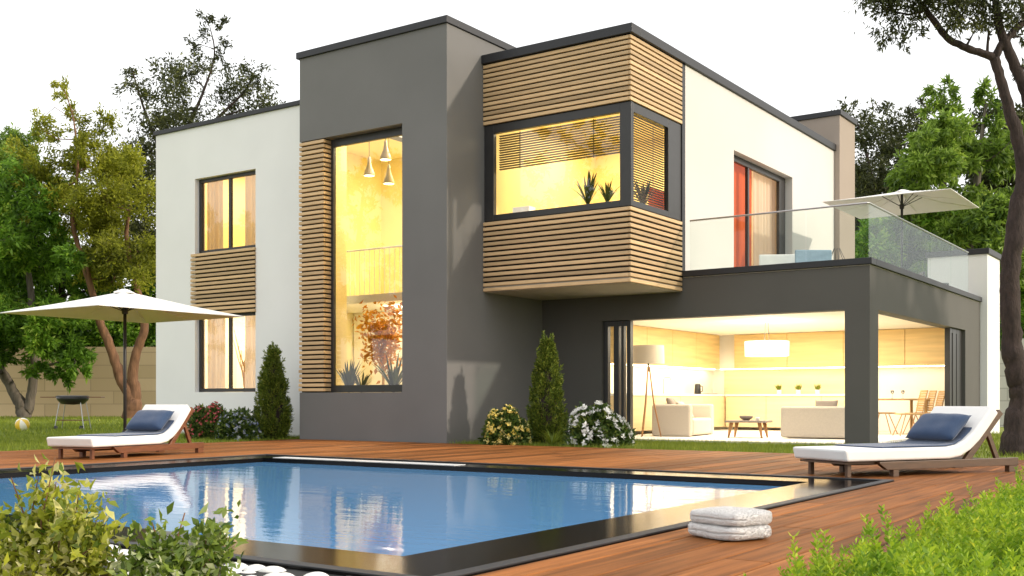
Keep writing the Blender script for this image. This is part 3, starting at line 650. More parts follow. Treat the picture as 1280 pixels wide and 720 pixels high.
# ------------------------------------------------------------------ things in the upper rooms
for (u, v), lab in zip(((461.5, 208), (482, 188), (486, 218)), ('bell shaped pendant lamp, leftmost of three in the tower window', 'bell shaped pendant lamp hanging highest in the tower window', 'bell shaped pendant lamp hanging lowest in the tower window')):
    c = onY(u, v+12, 17.7)
    t = thing('bell_lamp', lab, 'lamp', c, group='pendant lamps in the tower')
    part(MB().lathe([(.12, 0), (.125, .01), (.11, .08), (.06, .20), (.035, .32), (.03, .40), (.012, .42)], c, 24), 'lamp_shade', M['brass_white'], t, smooth=True)
    part(MB().lathe([(0, .005), (.105, .006), (.10, .03), (0, .04)], c, 20), 'bulb', M['bulb'], t, smooth=True)
    part(MB().tube([c+Vector((0, 0, .41)), (c.x, c.y, 7.48)], .006, 5), 'cable', M['dark_metal'], t)
def palm(p, h, label, nf=16, leafm='leaf_palm', group=None, pot=True, cat='pot plant', spread=.9):
    t = thing('palm_plant', label, cat, p, group=group)
    p = np.array(p); ph = .16 if pot else 0
    if pot: part(MB().lathe([(0, 0), (.09, 0), (.12, ph), (.10, ph), (0, ph-.03)], p, 16), 'pot', M['ceramic_white'], t)
    V = []; F = []
    for i in range(nf*2):
        az = rng.uniform(0, 6.283); L = h*rng.uniform(.6, 1.05); e = rng.uniform(.25, .85)*spread; dx = np.array([math.cos(az), math.sin(az), 0]); s_ = np.array([-dx[1], dx[0], 0])*h*.032; b0 = len(V)
        for j in range(7):
            f = j/6; q = p+[0, 0, ph]+dx*L*e*f+np.array([0, 0, L*(1.15*f-.62*e*f*f)]); wdt = math.sin(math.pi*min(1, .18+f*.82))**.7
            V += [q-s_*wdt, q+s_*wdt]
        for j in range(6): F.append((b0+2*j, b0+2*j+1, b0+2*j+3, b0+2*j+2))
    part(MB().add(V, F), 'foliage', M[leafm], t, fix=False)
    return t
for (u, v, y, h), lab in zip(((735, 253, 18.25, .75), (759, 252, 18.3, .5)), ('tall spiky plant standing behind the front pane of the bay', 'smaller spiky plant beside the post of the bay window')):
    p = onY(u, v, y); p.z = 4.442; palm(p, h, lab, group='spiky plants in the bay window')
p = onX(803, 252, BX1-.45); p.y = 18.97; p.x = -9.95; p.z = 4.442; palm(p, .62, 'spiky green plant behind the side pane of the bay', group='spiky plants in the bay window')
p = onY(655, 262, 18.2); p.z = 4.442
t = thing('table_lamp', 'white block table lamp on the bay window bench', 'lamp', p)
part(MB().box(p.x-.2, p.x+.2, p.y-.12, p.y+.12, p.z+.05, p.z+.27), 'lamp_shade', M['shade_lit'], t, bevel=.01); part(MB().box(p.x-.09, p.x+.09, p.y-.07, p.y+.07, p.z, p.z+.05), 'base', M['ceramic_white'], t)
for (u, y, h), lab in zip(((436, 17.25, .75), (452, 17.4, .55), (492, 17.2, .85)), ('pale spiky plant at the left foot of the tower window', 'low spiky plant in the middle of the tower window sill', 'dark spiky plant at the right foot of the tower window')):
    p = onY(u, 480, y); p.z = .99; 
    palm(p, h, lab, pot=False, group='spiky plants inside the tower window')
part(MB().box(-16.6, -13.3, 17.0, 17.55, .5, .985), 'planter', M['room_cream'])
def small_tree(p, h, label, lm, bm_, nl, ls, name='reflected_tree', cat='tree', r=.5):
    t = thing(name, label, cat, p); p = Vector(p); tr = MB(); tips = []
    tr.tube([p, p+Vector((.03, .0, h*.35)), p+Vector((-.02, .02, h*.6))], [.035, .028, .02], 8)
    for k in range(9):
        a = k*2.4; q = p+Vector((-.02, .02, h*(.35+.03*k))); e = q+Vector((math.cos(a)*r*.7, math.sin(a)*r*.4, h*.33)); m_ = (q+e)/2+Vector((0, 0, -.06)); tr.tube([q, m_, e], [.018, .012, .006], 6); tips.append(e); tips.append(m_)
    part(tr, 'trunk', M[bm_], t, smooth=True)
    if nl:
        T = np.array(tips)[rng.integers(0, len(tips), nl)]; leaves('crown', T+rng.normal(0, r*.26, (nl, 3)), rng.normal(size=(nl, 3)), ls, M[lm], t, .5)
p = onY(478, 480, 17.9); p.z = .46; small_tree(p, 2.5, 'orange window reflection built as a leafy tree in the stairwell', 'reflection_orange', 'twig_yellow', 900, .13, r=.55)  # orange reflection in the glass, built as a tree behind it
p = onY(305, 488, 18.3); p.z = .11; small_tree(p, 2.75, 'bare branched ochre decor tree behind the lower left window', None, 'twig_yellow', 0, 0, name='branch_decor', cat='ornament', r=.5)

# ------------------------------------------------------------------ terrace furniture
def parasol(name, label, c, hw, hd, rim, apex, base_z, top_label=None):
    t = thing(name, label, 'parasol', (c[0], c[1], base_z))
    NG = 10; vs = []; fs = []
    for sgn, off in ((0, 0), (1, -.012)):
        for i in range(2*NG+1):
            for j in range(2*NG+1):
                a = i/NG-1; b = j/NG-1; r = max(abs(a), abs(b)); sag = .10*math.sin(math.pi*r)*(.35+.65*(1-min(abs(a), abs(b))/(r+1e-6)))
                vs.append((c[0]+a*hw, c[1]+b*hd, rim+(apex-rim)*(1-r)-sag*(apex-rim)+off))
    N2 = 2*NG+1
    for s_ in range(2):
        for i in range(2*NG):
            for j in range(2*NG):
                o = s_*N2*N2; q = (o+i*N2+j, o+(i+1)*N2+j, o+(i+1)*N2+j+1, o+i*N2+j+1); fs.append(q if s_ == 0 else q[::-1])
    for k in range(2*NG):
        for e in ((k, k+1), ((2*NG)*N2+k, (2*NG)*N2+k+1), (k*N2, (k+1)*N2), (k*N2+2*NG, (k+1)*N2+2*NG)): fs.append((e[0], e[1], e[1]+N2*N2, e[0]+N2*N2))
    cn = part(MB().add(vs, fs), 'canopy', M['canopy_cloth'], t)
    part(MB().lathe([(.0, .035), (.07, .03), (.24, -.03), (.24, -.045), (0, -.03)], (c[0], c[1], apex), 4), 'vent_cap', M['canopy_cloth'], cn)
    part(MB().tube([(c[0], c[1], base_z), (c[0], c[1], apex-.03)], .030, 12), 'pole', M['dark_metal'], t, smooth=True)
    part(MB().lathe([(0, .0), (.26, 0), (.26, .05), (.05, .08), (.045, .3), (0, .3)], (c[0], c[1], base_z), 24), 'base', M['dark_metal'], t)
    part(MB().lathe([(.05, -.42), (.055, -.40), (.055, -.32), (.03, -.30)], (c[0], c[1], apex), 14), 'hub', M['dark_metal'], t)
    for sx, sy in ((1, 1), (1, -1), (-1, 1), (-1, -1), (1, 0), (-1, 0), (0, 1), (0, -1)):
        rb = MB(); f = .26
        rb.tube([(c[0], c[1], apex-.38), (c[0]+sx*hw*f, c[1]+sy*hd*f, rim+(apex-rim)*(1-f)-.05)], .009, 6)
        part(rb, 'strut', M['dark_metal'], t)
        part(MB().tube([(c[0]+sx*hw*.02, c[1]+sy*hd*.02, apex-.04), (c[0]+sx*hw*.5, c[1]+sy*hd*.5, rim+(apex-rim)*.5-.055-.04*(apex-rim)), (c[0]+sx*hw*.985, c[1]+sy*hd*.985, rim-.006)], .010, 6), 'rib', M['canopy_cloth'], t)
parasol('patio_parasol', 'square white parasol over the lawn beside the left lounger', (-17.14, 12.4), 1.46, 1.55, 2.40, 2.83, -.02)
parasol('terrace_parasol', 'square white parasol standing on the upper terrace', (-7.05, 26.6), 1.43, 1.45, 5.48, 5.80, 3.306)
def outdoor_chair(loc, rz, mat, label, group=None, wd=.55, name='terrace_chair', cat='chair'):
    t = thing(name, label, cat, loc, rz, group=group, world=False)
    part(MB().box(-wd/2, wd/2, -.28, .28, .24, .32), 'seat', mat, t, bevel=.02)
    part(MB().box(-wd/2, wd/2, -.33, -.27, .30, .60), 'backrest', mat, t, bevel=.02)
    for sx in (-1, 1):
        for sy in (-1, 1): part(MB().tube([(sx*(wd/2-.03), sy*.26, 0), (sx*(wd/2-.05), sy*.24, .24)], .014, 8), 'leg', M['dark_metal'], t)
for u, lab in ((1003, 'grey blue terrace chair on the left behind the glass'), (1020, 'grey blue terrace chair on the right behind the glass')):
    p = at(u, 330, 22.6); p.z = 3.307; outdoor_chair(p, R(35), M['chair_blue'], lab, 'grey blue terrace chairs', wd=.27+.2)
p = at(973, 330, 23.3); p.z = 3.307; outdoor_chair(p, R(30), M['white_cushion'], 'cream outdoor bench behind the terrace glass', wd=.9, name='terrace_bench', cat='bench')
p = at(1168, 330, 26.2); p.z = 3.307; outdoor_chair(p, R(-60), M['dark_metal'], 'dark terrace chair by the end wall', wd=.45)
p = at(1046, 325, 23.5); p.z = 3.307
t = thing('wire_lantern', 'thin wire lantern on the terrace by the chimney', 'lantern', p)
wl = MB()
for k in range(6):
    a = k*math.pi/3; wl.tube([p+Vector((.10*math.cos(a), .10*math.sin(a), 0)), p+Vector((.24*math.cos(a), .24*math.sin(a), .4)), p+Vector((.06*math.cos(a), .06*math.sin(a), .8))], .006, 5)
part(wl, 'wire_cage', M['dark_metal'], t); part(MB().lathe([(0, .0), (.12, 0), (.12, .02), (0, .02)], p, 16), 'base', M['dark_metal'], t)

# ------------------------------------------------------------------ loungers by the pool
def lounger(loc, rz, wood, label, sx=1):
    t = thing('sun_lounger', label, 'sun lounger', loc, rz, group='sun loungers on the deck', world=False); t.scale.x = sx
    Wd = .86; h0 = .175; th = .135
    prof = [(0, h0), (1.36, h0), (1.52, h0+.025), (1.66, h0+.095), (1.79, h0+.20), (1.92, h0+.34), (2.07, h0+.515)]
    top = []; 
    for i, (a, z) in enumerate(prof):
        d = Vector((prof[min(i+1, len(prof)-1)][0]-prof[max(i-1, 0)][0], prof[min(i+1, len(prof)-1)][1]-prof[max(i-1, 0)][1])).normalized(); top.append((a-d.y*th, z+d.x*th))
    top[0] = (-.03, h0+th); 
    NB = len(prof); vs = []; fs = []
    for yy in (-Wd/2, Wd/2):
        vs += [(a, yy, z) for a, z in prof]; vs += [(a, yy, z) for a, z in top]
    o = 2*NB
    for i in range(NB-1):
        fs += [(i, i+1, o+i+1, o+i), (NB+i, o+NB+i, o+NB+i+1, NB+i+1), (i, NB+i, NB+i+1, i+1), (o+i, o+i+1, o+NB+i+1, o+NB+i)]
    fs += [(0, o, o+NB, NB), (NB-1, 2*NB-1, o+2*NB-1, o+NB-1)]
    mt = part(MB().add(vs, fs), 'mattress', M['white_cushion'], t, bevel=.028, seg=3, smooth=False)
    for p_ in mt.data.polygons: p_.use_smooth = False
    for sy in (-1, 1):
        y = sy*(Wd/2-.035)
        part(MB().prism([(.52, h0-.10), (2.36, h0-.10), (2.36, h0-.01), (.42, h0-.01), (.42, h0-.03)], y-.03, y+.03), 'side_rail', wood, t, bevel=.005)
        part(MB().bar((1.60, y, h0-.04), (2.11, y, h0+.53), .05, .075), 'back_support', wood, t, bevel=.005)
        part(MB().bar((1.93, y*.96, h0+.32), (2.08, y*.96, h0-.02), .04, .05), 'strut', wood, t)
        part(MB().box(.60, .67, y-.031, y+.031, 0, h0-.101), 'leg', wood, t); part(MB().box(2.22, 2.34, y-.032, y+.032, 0, h0-.101), 'leg', wood, t)
        part(MB().box(.10, .145, y-.10*sy-.022, y-.10*sy+.022, 0, h0-.03), 'leg', wood, t)
    part(MB().box(.03, 1.9, -Wd/2+.066, Wd/2-.066, h0-.03, h0-.008), 'slat_base', wood, t)
    Mw = Matrix.Translation(loc) @ Matrix.Rotation(rz, 4, 'Z') @ Matrix.Diagonal((sx, 1, 1, 1))
    # navy mat lying on the mattress, pillow on its raised end
    path = []
    for i in range(NB-1):
        for k in range(4):
            f = k/4; path.append((top[i][0]*(1-f)+top[i+1][0]*f, top[i][1]*(1-f)+top[i+1][1]*f))
    path = [(a, z+.012) for a, z in path if .52 < a < 1.74]; path.insert(0, (.50, h0+th+.006))
    vs = []; fs = []; k = len(path); ym = Wd/2-.03
    for dz in (0, .012):
        for a, z in path:
            for yy in (-ym*.93, ym*.93): vs.append((a, yy, z+dz-.004))
    for i in range(k-1):
        fs += [(2*i, 2*i+1, 2*i+3, 2*i+2), (2*k+2*i, 2*k+2*i+2, 2*k+2*i+3, 2*k+2*i+1), (2*i, 2*i+2, 2*k+2*i+2, 2*k+2*i), (2*i+1, 2*k+2*i+1, 2*k+2*i+3, 2*i+3)]
    fs += [(0, 2*k, 2*k+1, 1), (2*k-2, 2*k-1, 4*k-1, 4*k-2)]
    mo = MB().add(vs, fs).build('seat_mat', M['navy_fabric'], smooth=False); mo.matrix_world = Mw
    po = Mw @ Vector((1.60, 0, h0+th+.215))
    pil = (po, (Euler((0, R(-48), 0)).to_matrix().to_4x4()))
    return mo, po
def pillow(po, rz, label):
    q = (Matrix.Rotation(rz, 4, 'Z') @ Matrix.Rotation(R(-42), 4, 'Y')).to_euler()
    return cushion('pillow', label, 'pillow', po, q, .42, .72, .17, M['navy_fabric'])
L1, A1 = Vector((-13.86, 9.12, 0)), R(101); L2, A2 = Vector((-4.03, 11.86, 0)), R(60)
mo, po = lounger(L1, A1, M['lounger_wood'], 'reddish wood sun lounger with white mattress under the left parasol'); tag(mo, 'dark navy mat lying on the left lounger beside the lawn', 'mat'); pillow(po, A1, 'dark navy pillow on the left lounger beside the lawn')
mo, po = lounger(L2, A2, M['lounger_wood_grey'], 'brown wood sun lounger with white mattress in front of the garden room pillar', 1.11); tag(mo, 'blue navy mat lying on the right lounger near the pool corner', 'mat'); pillow(po, A2, 'blue navy pillow on the right lounger near the pool corner')

# ------------------------------------------------------------------ towels, pebbles
def folded_towel(loc, rz, label, sx=.44, sy=.37, h=.086):
    """a rounded slab of terry cloth; a groove round its open sides shows the fold"""
    bm = bmesh.new(); bmesh.ops.create_cube(bm, size=2); bmesh.ops.subdivide_edges(bm, edges=bm.edges[:], cuts=30, use_grid_fill=True)
    ph = Vector((random.uniform(0, 9), random.uniform(0, 9), 0))
    for v_ in bm.verts:
        x, y, z = v_.co; e = 5.0
        k = (abs(x)**e+abs(y)**e)**(1/e); m_ = max(abs(x), abs(y))
        q = Vector((x*m_/k, y*m_/k, 0)) if k > 0 else Vector((0, 0, 0)); rim = min(1, max(abs(x), abs(y)))
        side = (1-abs(z)**2.6)**.5 if abs(z) < 1 else 0
        inset = 1-.10*(1-side)*rim
        co = Vector((q.x*sx/2*inset, q.y*sy/2*inset, z*h/2*(1-.20*rim**5)))
        if rim > .97 and (y < -.5 or x < -.5):                     # the fold line on the open sides
            g_ = math.exp(-((z-.05*math.sin(5*x+3*y))/.13)**2); co.x *= 1-.045*g_; co.y *= 1-.06*g_
        w_ = noise.noise(Vector((co.x*9, co.y*9, z))+ph); co.z += .003*w_+.002*math.sin(co.x*13+ph.x); co.x += .006*noise.noise(co*11+ph)
        co += Vector((noise.noise(co*150), noise.noise(co*150+ph), noise.noise(co*150-ph)))*.0022
        co.z += h/2; v_.co = co
    me = bpy.data.meshes.new('folded_towel'); bm.to_mesh(me)
    tris = np.array([[tuple(l_.vert.co) for l_ in t_] for t_ in bm.calc_loop_triangles()]); nn = np.cross(tris[:, 1]-tris[:, 0], tris[:, 2]-tris[:, 0]); ar = np.linalg.norm(nn, axis=1); nn /= ar[:, None]+1e-12
    bm.free(); o = link_mesh('folded_towel', me, M['towel_cotton'], smooth=True)
    pick = rng.choice(len(tris), 30000, p=ar/ar.sum()); u = rng.uniform(0, 1, (30000, 2)); fl = u.sum(1) > 1; u[fl] = 1-u[fl]
    P = tris[pick, 0]+(tris[pick, 1]-tris[pick, 0])*u[:, :1]+(tris[pick, 2]-tris[pick, 0])*u[:, 1:]; Nn = nn[pick]
    lp = leaves('terry_loops', P-Nn*.001, Nn*.7+rng.normal(0, .7, P.shape), .0065, M['towel_cotton'], None, .6); lp.parent = o
    o.location = loc; o.rotation_euler = (0, 0, rz); return tag(o, label, 'towel', 'folded towels on the deck')
TW = Vector((-2.70, 6.28, .004))
folded_towel(TW, R(-22), 'lower of the two folded white towels lying on the deck'); folded_towel(TW+Vector((.005, .01, .082)), R(-20), 'upper folded white towel on top of the other towel', sx=.425)
pebs = []
for k in range(420):
    x = random.uniform(-6.2, -3.4); y = PY0-.07-random.uniform(0, .62)
    r = random.uniform(.035, .07)
    if any((x-a)**2+(y-b)**2 < ((r+c)*.80)**2 for a, b, c in pebs): continue
    pebs.append((x, y, r))
    bm = bmesh.new(); bmesh.ops.create_icosphere(bm, subdivisions=3, radius=r)
    ph = Vector((random.uniform(0, 9), random.uniform(0, 9), random.uniform(0, 9)))
    for v_ in bm.verts: v_.co *= 1+.22*noise.noise(v_.co*7+ph)
    bmesh.ops.scale(bm, vec=(1.15, .9, .55), verts=bm.verts)
    me = bpy.data.meshes.new('pebble'); bm.to_mesh(me); bm.free()
    o = link_mesh('pebble', me, M['pebble'], smooth=True); o.location = (x, y, r*.45-.045); o.rotation_euler = (0, 0, random.uniform(0, 6))
    tag(o, 'smooth white pebble in the row along the near pool edge', 'pebble', 'white pebbles along the near pool edge')

# ------------------------------------------------------------------ barbecue and ball on the lawn
c = at(91, 536, 31.0); c.z = -.03
bb = thing('barbecue', 'black kettle barbecue on thin legs with wooden side shelves on the lawn', 'barbecue', c, R(YAW), world=False)
part(MB().lathe([(0, .72), (.30, .74), (.42, .86), (.45, .95), (.43, .95), (.40, .87), (0, .80)], (0, 0, 0), 28), 'bowl', M['char_black'], bb, smooth=True)
part(MB().lathe([(.44, .952), (.46, .96), (.40, .985), (0, .99)], (0, 0, 0), 28), 'grill', M['char_black'], bb)
for sx in (-1, 1):
    part(MB().box(min(sx*.47, sx*.86), max(sx*.47, sx*.86), -.16, .16, .925, .95), 'side_shelf', M['lounger_wood'], bb, bevel=.005)
    for sy in (-1, 1): part(MB().tube([(sx*.42, sy*.26, 0), (sx*.30, sy*.20, .78)], .014, 8), 'leg', M['steel'], bb)
    wh = MB(); wh.tube([(sx*.36+.0-.03, -.30, .06), (sx*.36+.03, -.30, .06)], .075, 16); part(wh, 'wheel', M['char_black'], bb)
part(MB().box(-.40, .40, -.15, .15, .27, .295), 'lower_shelf', M['lounger_wood'], bb)
c = at(28, 538, 30.0); c.z = .15
bm = bmesh.new(); bmesh.ops.create_uvsphere(bm, u_segments=32, v_segments=18, radius=.19); me = bpy.data.meshes.new('beach_ball'); bm.to_mesh(me); bm.free()
pm('ball_white', (.8, .78, .70), .35); pm('ball_yellow', (.75, .50, .05), .35)
o = link_mesh('beach_ball', me, M['ball_white'], smooth=True); me.materials.append(M['ball_yellow'])
for p_ in me.polygons:
    a = math.atan2(p_.center.y, p_.center.x); p_.material_index = int(((a+math.pi)/(2*math.pi)*6)) % 2
o.location = c; o.rotation_euler = (R(35), R(20), R(10)); tag(o, 'white and yellow striped ball lying on the lawn', 'ball')

# ------------------------------------------------------------------ garden walls
def garden_wall(name, label, a, b2, z1, mat, th=.3):
    a = Vector(a); b2 = Vector(b2); t = MB(); a.z = b2.z = 0
    d = (b2-a).normalized(); n = Vector((-d.y, d.x, 0)); t.prism([tuple((a+n*0).xy), tuple(b2.xy), tuple((b2+n*th).xy), tuple((a+n*th).xy)], -.05, z1, axis='z')
    o = t.build(name, mat, loc=tuple(a)); return tag(o, label, 'wall')
garden_wall('block_wall', 'tan block garden wall behind the forked tree on the left', at(-260, 520, 52.2), at(215, 520, 52.2), 3.36, M['tan_block'])
garden_wall('block_wall', 'pale block garden wall behind the dark trunk on the right', at(1236, 520, 35.2), at(1272, 520, 35.2), 2.42, M['pale_block'])
garden_wall('block_wall', 'taller pale block garden wall at the right edge of the garden', at(1272.5, 520, 35.0), at(1420, 520, 33.5), 2.80, M['pale_block'])

# ------------------------------------------------------------------ trees
def cl(u, v, dep, ru, rv, n, dz=None):
    s = dep/1361; return (at(u, v, dep), (ru*s, (dz or ru)*s, rv*s), n)
LS_, LN_ = .74, 1.7
def tree(name, label, limbs, clumps, lm, bm_, ls, asp=.4, per=26, twl=.55, droop=.2, group=None, br=.05, cat='tree', airy=1, thin=1):
    base = Vector(limbs[0][0][0]); base.z = 0
    t = thing(name, label, cat, base, group=group)
    tr = MB(); nodes = []
    for pts, rad in limbs:
        pts = [Vector(p) for p in pts]; rad = [q*thin for q in rad]
        fine = []; fr = []
        for i in range(len(pts)-1):                              # Catmull-Rom, a little knotty
            p0 = pts[max(i-1, 0)]; p1 = pts[i]; p2 = pts[i+1]; p3 = pts[min(i+2, len(pts)-1)]
            for k in range(5):
                f = k/5; q = .5*((2*p1)+(p2-p0)*f+(2*p0-5*p1+4*p2-p3)*f*f+(3*p1-p0-3*p2+p3)*f**3)
                r = rad[i]*(1-f)+rad[i+1]*f; fine.append(q+Vector(rng.normal(0, r*.07, 3))); fr.append(r*rng.uniform(.94, 1.07))
        fine.append(pts[-1]); fr.append(rad[-1]); tr.tube(fine, fr, 10)
        nodes += list(zip(fine, fr))
    PP = []; DD = []; ls *= LS_; per = int(per*LN_)
    for c, rr, nl in clumps:
        nl = nl*LN_; rr = tuple(q*airy for q in rr)
        cand = sorted(nodes, key=lambda q: (q[0]-c).length+max(0, q[0].z-c.z)*1.5)[:3]
        s0, r0 = cand[0]
        r1 = min(r0*.6, br*1.6); mid = s0*.5+c*.5+Vector(rng.normal(0, .12*(c-s0).length, 3)); mid.z += .06*(c-s0).length
        tr.tube([s0, s0*.6+mid*.4, mid, mid*.4+c*.6, c], [r1, r1*.85, r1*.7, r1*.5, r1*.35], 6)
        nodes += [(mid, r1*.7), (c, r1*.35)]
        T = max(3, int(nl/per)); d = unit(T); rad = rng.uniform(.25, 1, T)**.6
        R3 = np.array(rr); E_ = np.array(c)+d*rad[:, None]*R3
        for k in range(0, T, 3): tr.tube([c, Vector(E_[k])*.5+c*.5+Vector(rng.normal(0, .05*rr[0], 3)), Vector(E_[k])], [r1*.30, r1*.2, r1*.08], 4, cap=False)
        L = float(np.mean(R3))*twl
        td = d*.8+rng.normal(0, .45, (T, 3))+[0, 0, .15]; td /= np.linalg.norm(td, axis=1, keepdims=True)
        idx = np.repeat(np.arange(T), per); f = rng.uniform(-.5, .6, len(idx))
        p = E_[idx]+td[idx]*(f*L)[:, None]+rng.normal(0, L*.24, (len(idx), 3))
        PP.append(p); DD.append(td[idx]*.7+rng.normal(0, .6, (len(idx), 3))-[0, 0, droop])
    part(tr, 'trunk', M[bm_], t, smooth=True, fix=False)
    leaves('crown', np.concatenate(PP), np.concatenate(DD), ls, M[lm], t, asp)
    return t
def limb(dep, *pts): return [at(u, v, dep) for u, v in pts]
def px(r, dep): return r*dep/1361
def mass(u0, u1, v0, v1, dep, n, r, nl, dd=3.0):       # clumps spread over an area of crown, at several depths
    o = []
    for i in range(n):
        u = rng.uniform(u0, u1); v = rng.uniform(v0, v1); k = r*rng.uniform(.65, 1.3)
        o.append(cl(u, v, dep+rng.uniform(-dd, dd), k, k*rng.uniform(.6, .9), int(nl*rng.uniform(.6, 1.3))))
    return o
D = 49
# bright leafy tree at the far left
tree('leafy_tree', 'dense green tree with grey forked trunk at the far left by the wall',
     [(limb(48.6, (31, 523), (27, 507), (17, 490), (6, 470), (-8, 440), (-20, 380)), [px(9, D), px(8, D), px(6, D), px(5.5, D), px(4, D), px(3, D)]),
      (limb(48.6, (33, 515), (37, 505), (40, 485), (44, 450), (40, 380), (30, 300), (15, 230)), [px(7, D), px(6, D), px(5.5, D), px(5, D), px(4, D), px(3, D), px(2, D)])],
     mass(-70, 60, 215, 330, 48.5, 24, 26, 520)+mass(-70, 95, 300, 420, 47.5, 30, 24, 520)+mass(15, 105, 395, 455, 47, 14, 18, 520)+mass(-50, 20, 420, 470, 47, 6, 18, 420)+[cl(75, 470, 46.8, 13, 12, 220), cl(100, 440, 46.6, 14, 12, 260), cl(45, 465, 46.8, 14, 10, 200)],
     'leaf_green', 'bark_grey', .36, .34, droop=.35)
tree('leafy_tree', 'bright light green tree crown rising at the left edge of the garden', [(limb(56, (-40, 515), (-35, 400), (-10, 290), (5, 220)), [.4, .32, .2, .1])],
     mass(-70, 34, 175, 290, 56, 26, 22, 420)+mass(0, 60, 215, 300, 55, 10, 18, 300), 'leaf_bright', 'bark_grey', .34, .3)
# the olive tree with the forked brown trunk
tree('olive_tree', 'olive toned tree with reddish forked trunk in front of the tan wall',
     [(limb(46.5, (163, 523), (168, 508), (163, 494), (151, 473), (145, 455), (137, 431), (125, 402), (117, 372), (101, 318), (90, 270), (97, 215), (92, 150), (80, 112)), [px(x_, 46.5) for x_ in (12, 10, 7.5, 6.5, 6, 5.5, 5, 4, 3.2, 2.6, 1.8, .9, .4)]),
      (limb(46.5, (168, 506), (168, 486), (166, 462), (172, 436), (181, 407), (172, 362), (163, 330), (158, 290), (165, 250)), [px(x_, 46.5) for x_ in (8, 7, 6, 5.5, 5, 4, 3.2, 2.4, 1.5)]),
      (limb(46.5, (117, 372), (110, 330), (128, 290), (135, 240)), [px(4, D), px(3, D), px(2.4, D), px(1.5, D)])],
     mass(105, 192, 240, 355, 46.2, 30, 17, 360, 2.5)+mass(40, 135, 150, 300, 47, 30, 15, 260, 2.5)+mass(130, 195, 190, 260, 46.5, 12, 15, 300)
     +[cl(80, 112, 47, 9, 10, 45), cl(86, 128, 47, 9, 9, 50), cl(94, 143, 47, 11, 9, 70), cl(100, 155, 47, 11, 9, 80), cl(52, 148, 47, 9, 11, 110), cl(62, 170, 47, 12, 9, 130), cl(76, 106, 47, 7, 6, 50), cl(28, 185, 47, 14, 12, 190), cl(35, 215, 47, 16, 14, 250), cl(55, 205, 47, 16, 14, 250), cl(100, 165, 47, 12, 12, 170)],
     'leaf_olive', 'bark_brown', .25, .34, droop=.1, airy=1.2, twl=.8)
# tall airy dark tree behind the white wing
tree('airy_tree', 'tall airy dark leaved tree rising behind the roof of the white wing',
     [(limb(53, (228, 520), (226, 380), (222, 250), (232, 170), (252, 120), (268, 70), (262, 32)), [.42, .36, .28, .2, .12, .07, .03]),
      (limb(53, (222, 260), (200, 190), (178, 130), (166, 90)), [.22, .16, .1, .05]), (limb(53, (230, 200), (270, 150), (305, 115), (318, 90)), [.2, .14, .08, .04])],
     mass(150, 225, 110, 240, 53, 26, 18, 150)+mass(205, 335, 85, 165, 53, 26, 17, 130)+mass(135, 195, 220, 330, 53, 20, 20, 260)
     +[cl(170, 86, 53, 9, 11, 90), cl(163, 105, 53, 14, 11, 130), cl(185, 120, 53, 12, 8, 110), cl(258, 22, 53, 8, 7, 60), cl(275, 28, 53, 6, 6, 40), cl(265, 48, 53, 13, 9, 120), cl(278, 70, 53, 7, 10, 60), cl(240, 60, 53, 9, 9, 90), cl(240, 82, 53, 12, 10, 120), cl(315, 88, 53, 11, 11, 110), cl(322, 110, 53, 12, 12, 150), cl(230, 100, 53, 12, 10, 120), cl(292, 112, 53, 14, 11, 150)],
     'leaf_dark', 'bark_dark', .27, .36, airy=1.25, thin=.55, twl=.9, br=.035)
# dark undergrowth trees behind the tan wall
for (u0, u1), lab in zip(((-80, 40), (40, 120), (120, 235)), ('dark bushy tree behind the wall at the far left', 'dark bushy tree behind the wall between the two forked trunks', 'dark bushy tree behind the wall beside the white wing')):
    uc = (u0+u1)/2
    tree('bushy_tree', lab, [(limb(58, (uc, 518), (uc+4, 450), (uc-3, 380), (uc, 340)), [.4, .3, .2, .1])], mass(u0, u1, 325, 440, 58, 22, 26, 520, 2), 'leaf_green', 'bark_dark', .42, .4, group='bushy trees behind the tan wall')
# right side, behind the house
tree('airy_tree', 'dark airy tree behind the chimney', [(limb(50, (1105, 520), (1108, 400), (1098, 280), (1085, 200), (1070, 150)), [.4, .32, .22, .12, .05]), (limb(50, (1108, 380), (1140, 260), (1160, 190), (1150, 150)), [.3, .2, .1, .05])],
     mass(1050, 1160, 145, 250, 50, 36, 16, 200)+mass(1060, 1165, 235, 330, 50, 26, 20, 460)+[cl(1060, 138, 50, 11, 7, 90), cl(1048, 148, 50, 7, 5, 40), cl(1090, 145, 50, 13, 9, 120), cl(1110, 133, 50, 10, 6, 80), cl(1140, 140, 50, 10, 9, 90), cl(1155, 132, 50, 9, 7, 70)],
     'leaf_dark', 'bark_dark', .27, .36, airy=1.25, thin=.55, twl=.9, br=.035)
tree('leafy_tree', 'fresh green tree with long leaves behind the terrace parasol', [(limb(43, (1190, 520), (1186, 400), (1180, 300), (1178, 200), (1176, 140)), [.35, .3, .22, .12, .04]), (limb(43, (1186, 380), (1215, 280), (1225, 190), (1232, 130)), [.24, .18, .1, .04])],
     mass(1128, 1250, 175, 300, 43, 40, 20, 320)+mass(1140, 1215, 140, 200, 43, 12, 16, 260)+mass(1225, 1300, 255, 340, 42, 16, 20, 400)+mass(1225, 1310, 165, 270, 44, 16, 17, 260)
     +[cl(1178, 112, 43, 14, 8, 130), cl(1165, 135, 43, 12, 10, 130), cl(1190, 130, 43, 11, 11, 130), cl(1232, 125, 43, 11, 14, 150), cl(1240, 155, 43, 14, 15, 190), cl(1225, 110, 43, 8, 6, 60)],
     'leaf_bright', 'bark_grey', .42, .26, droop=.45)
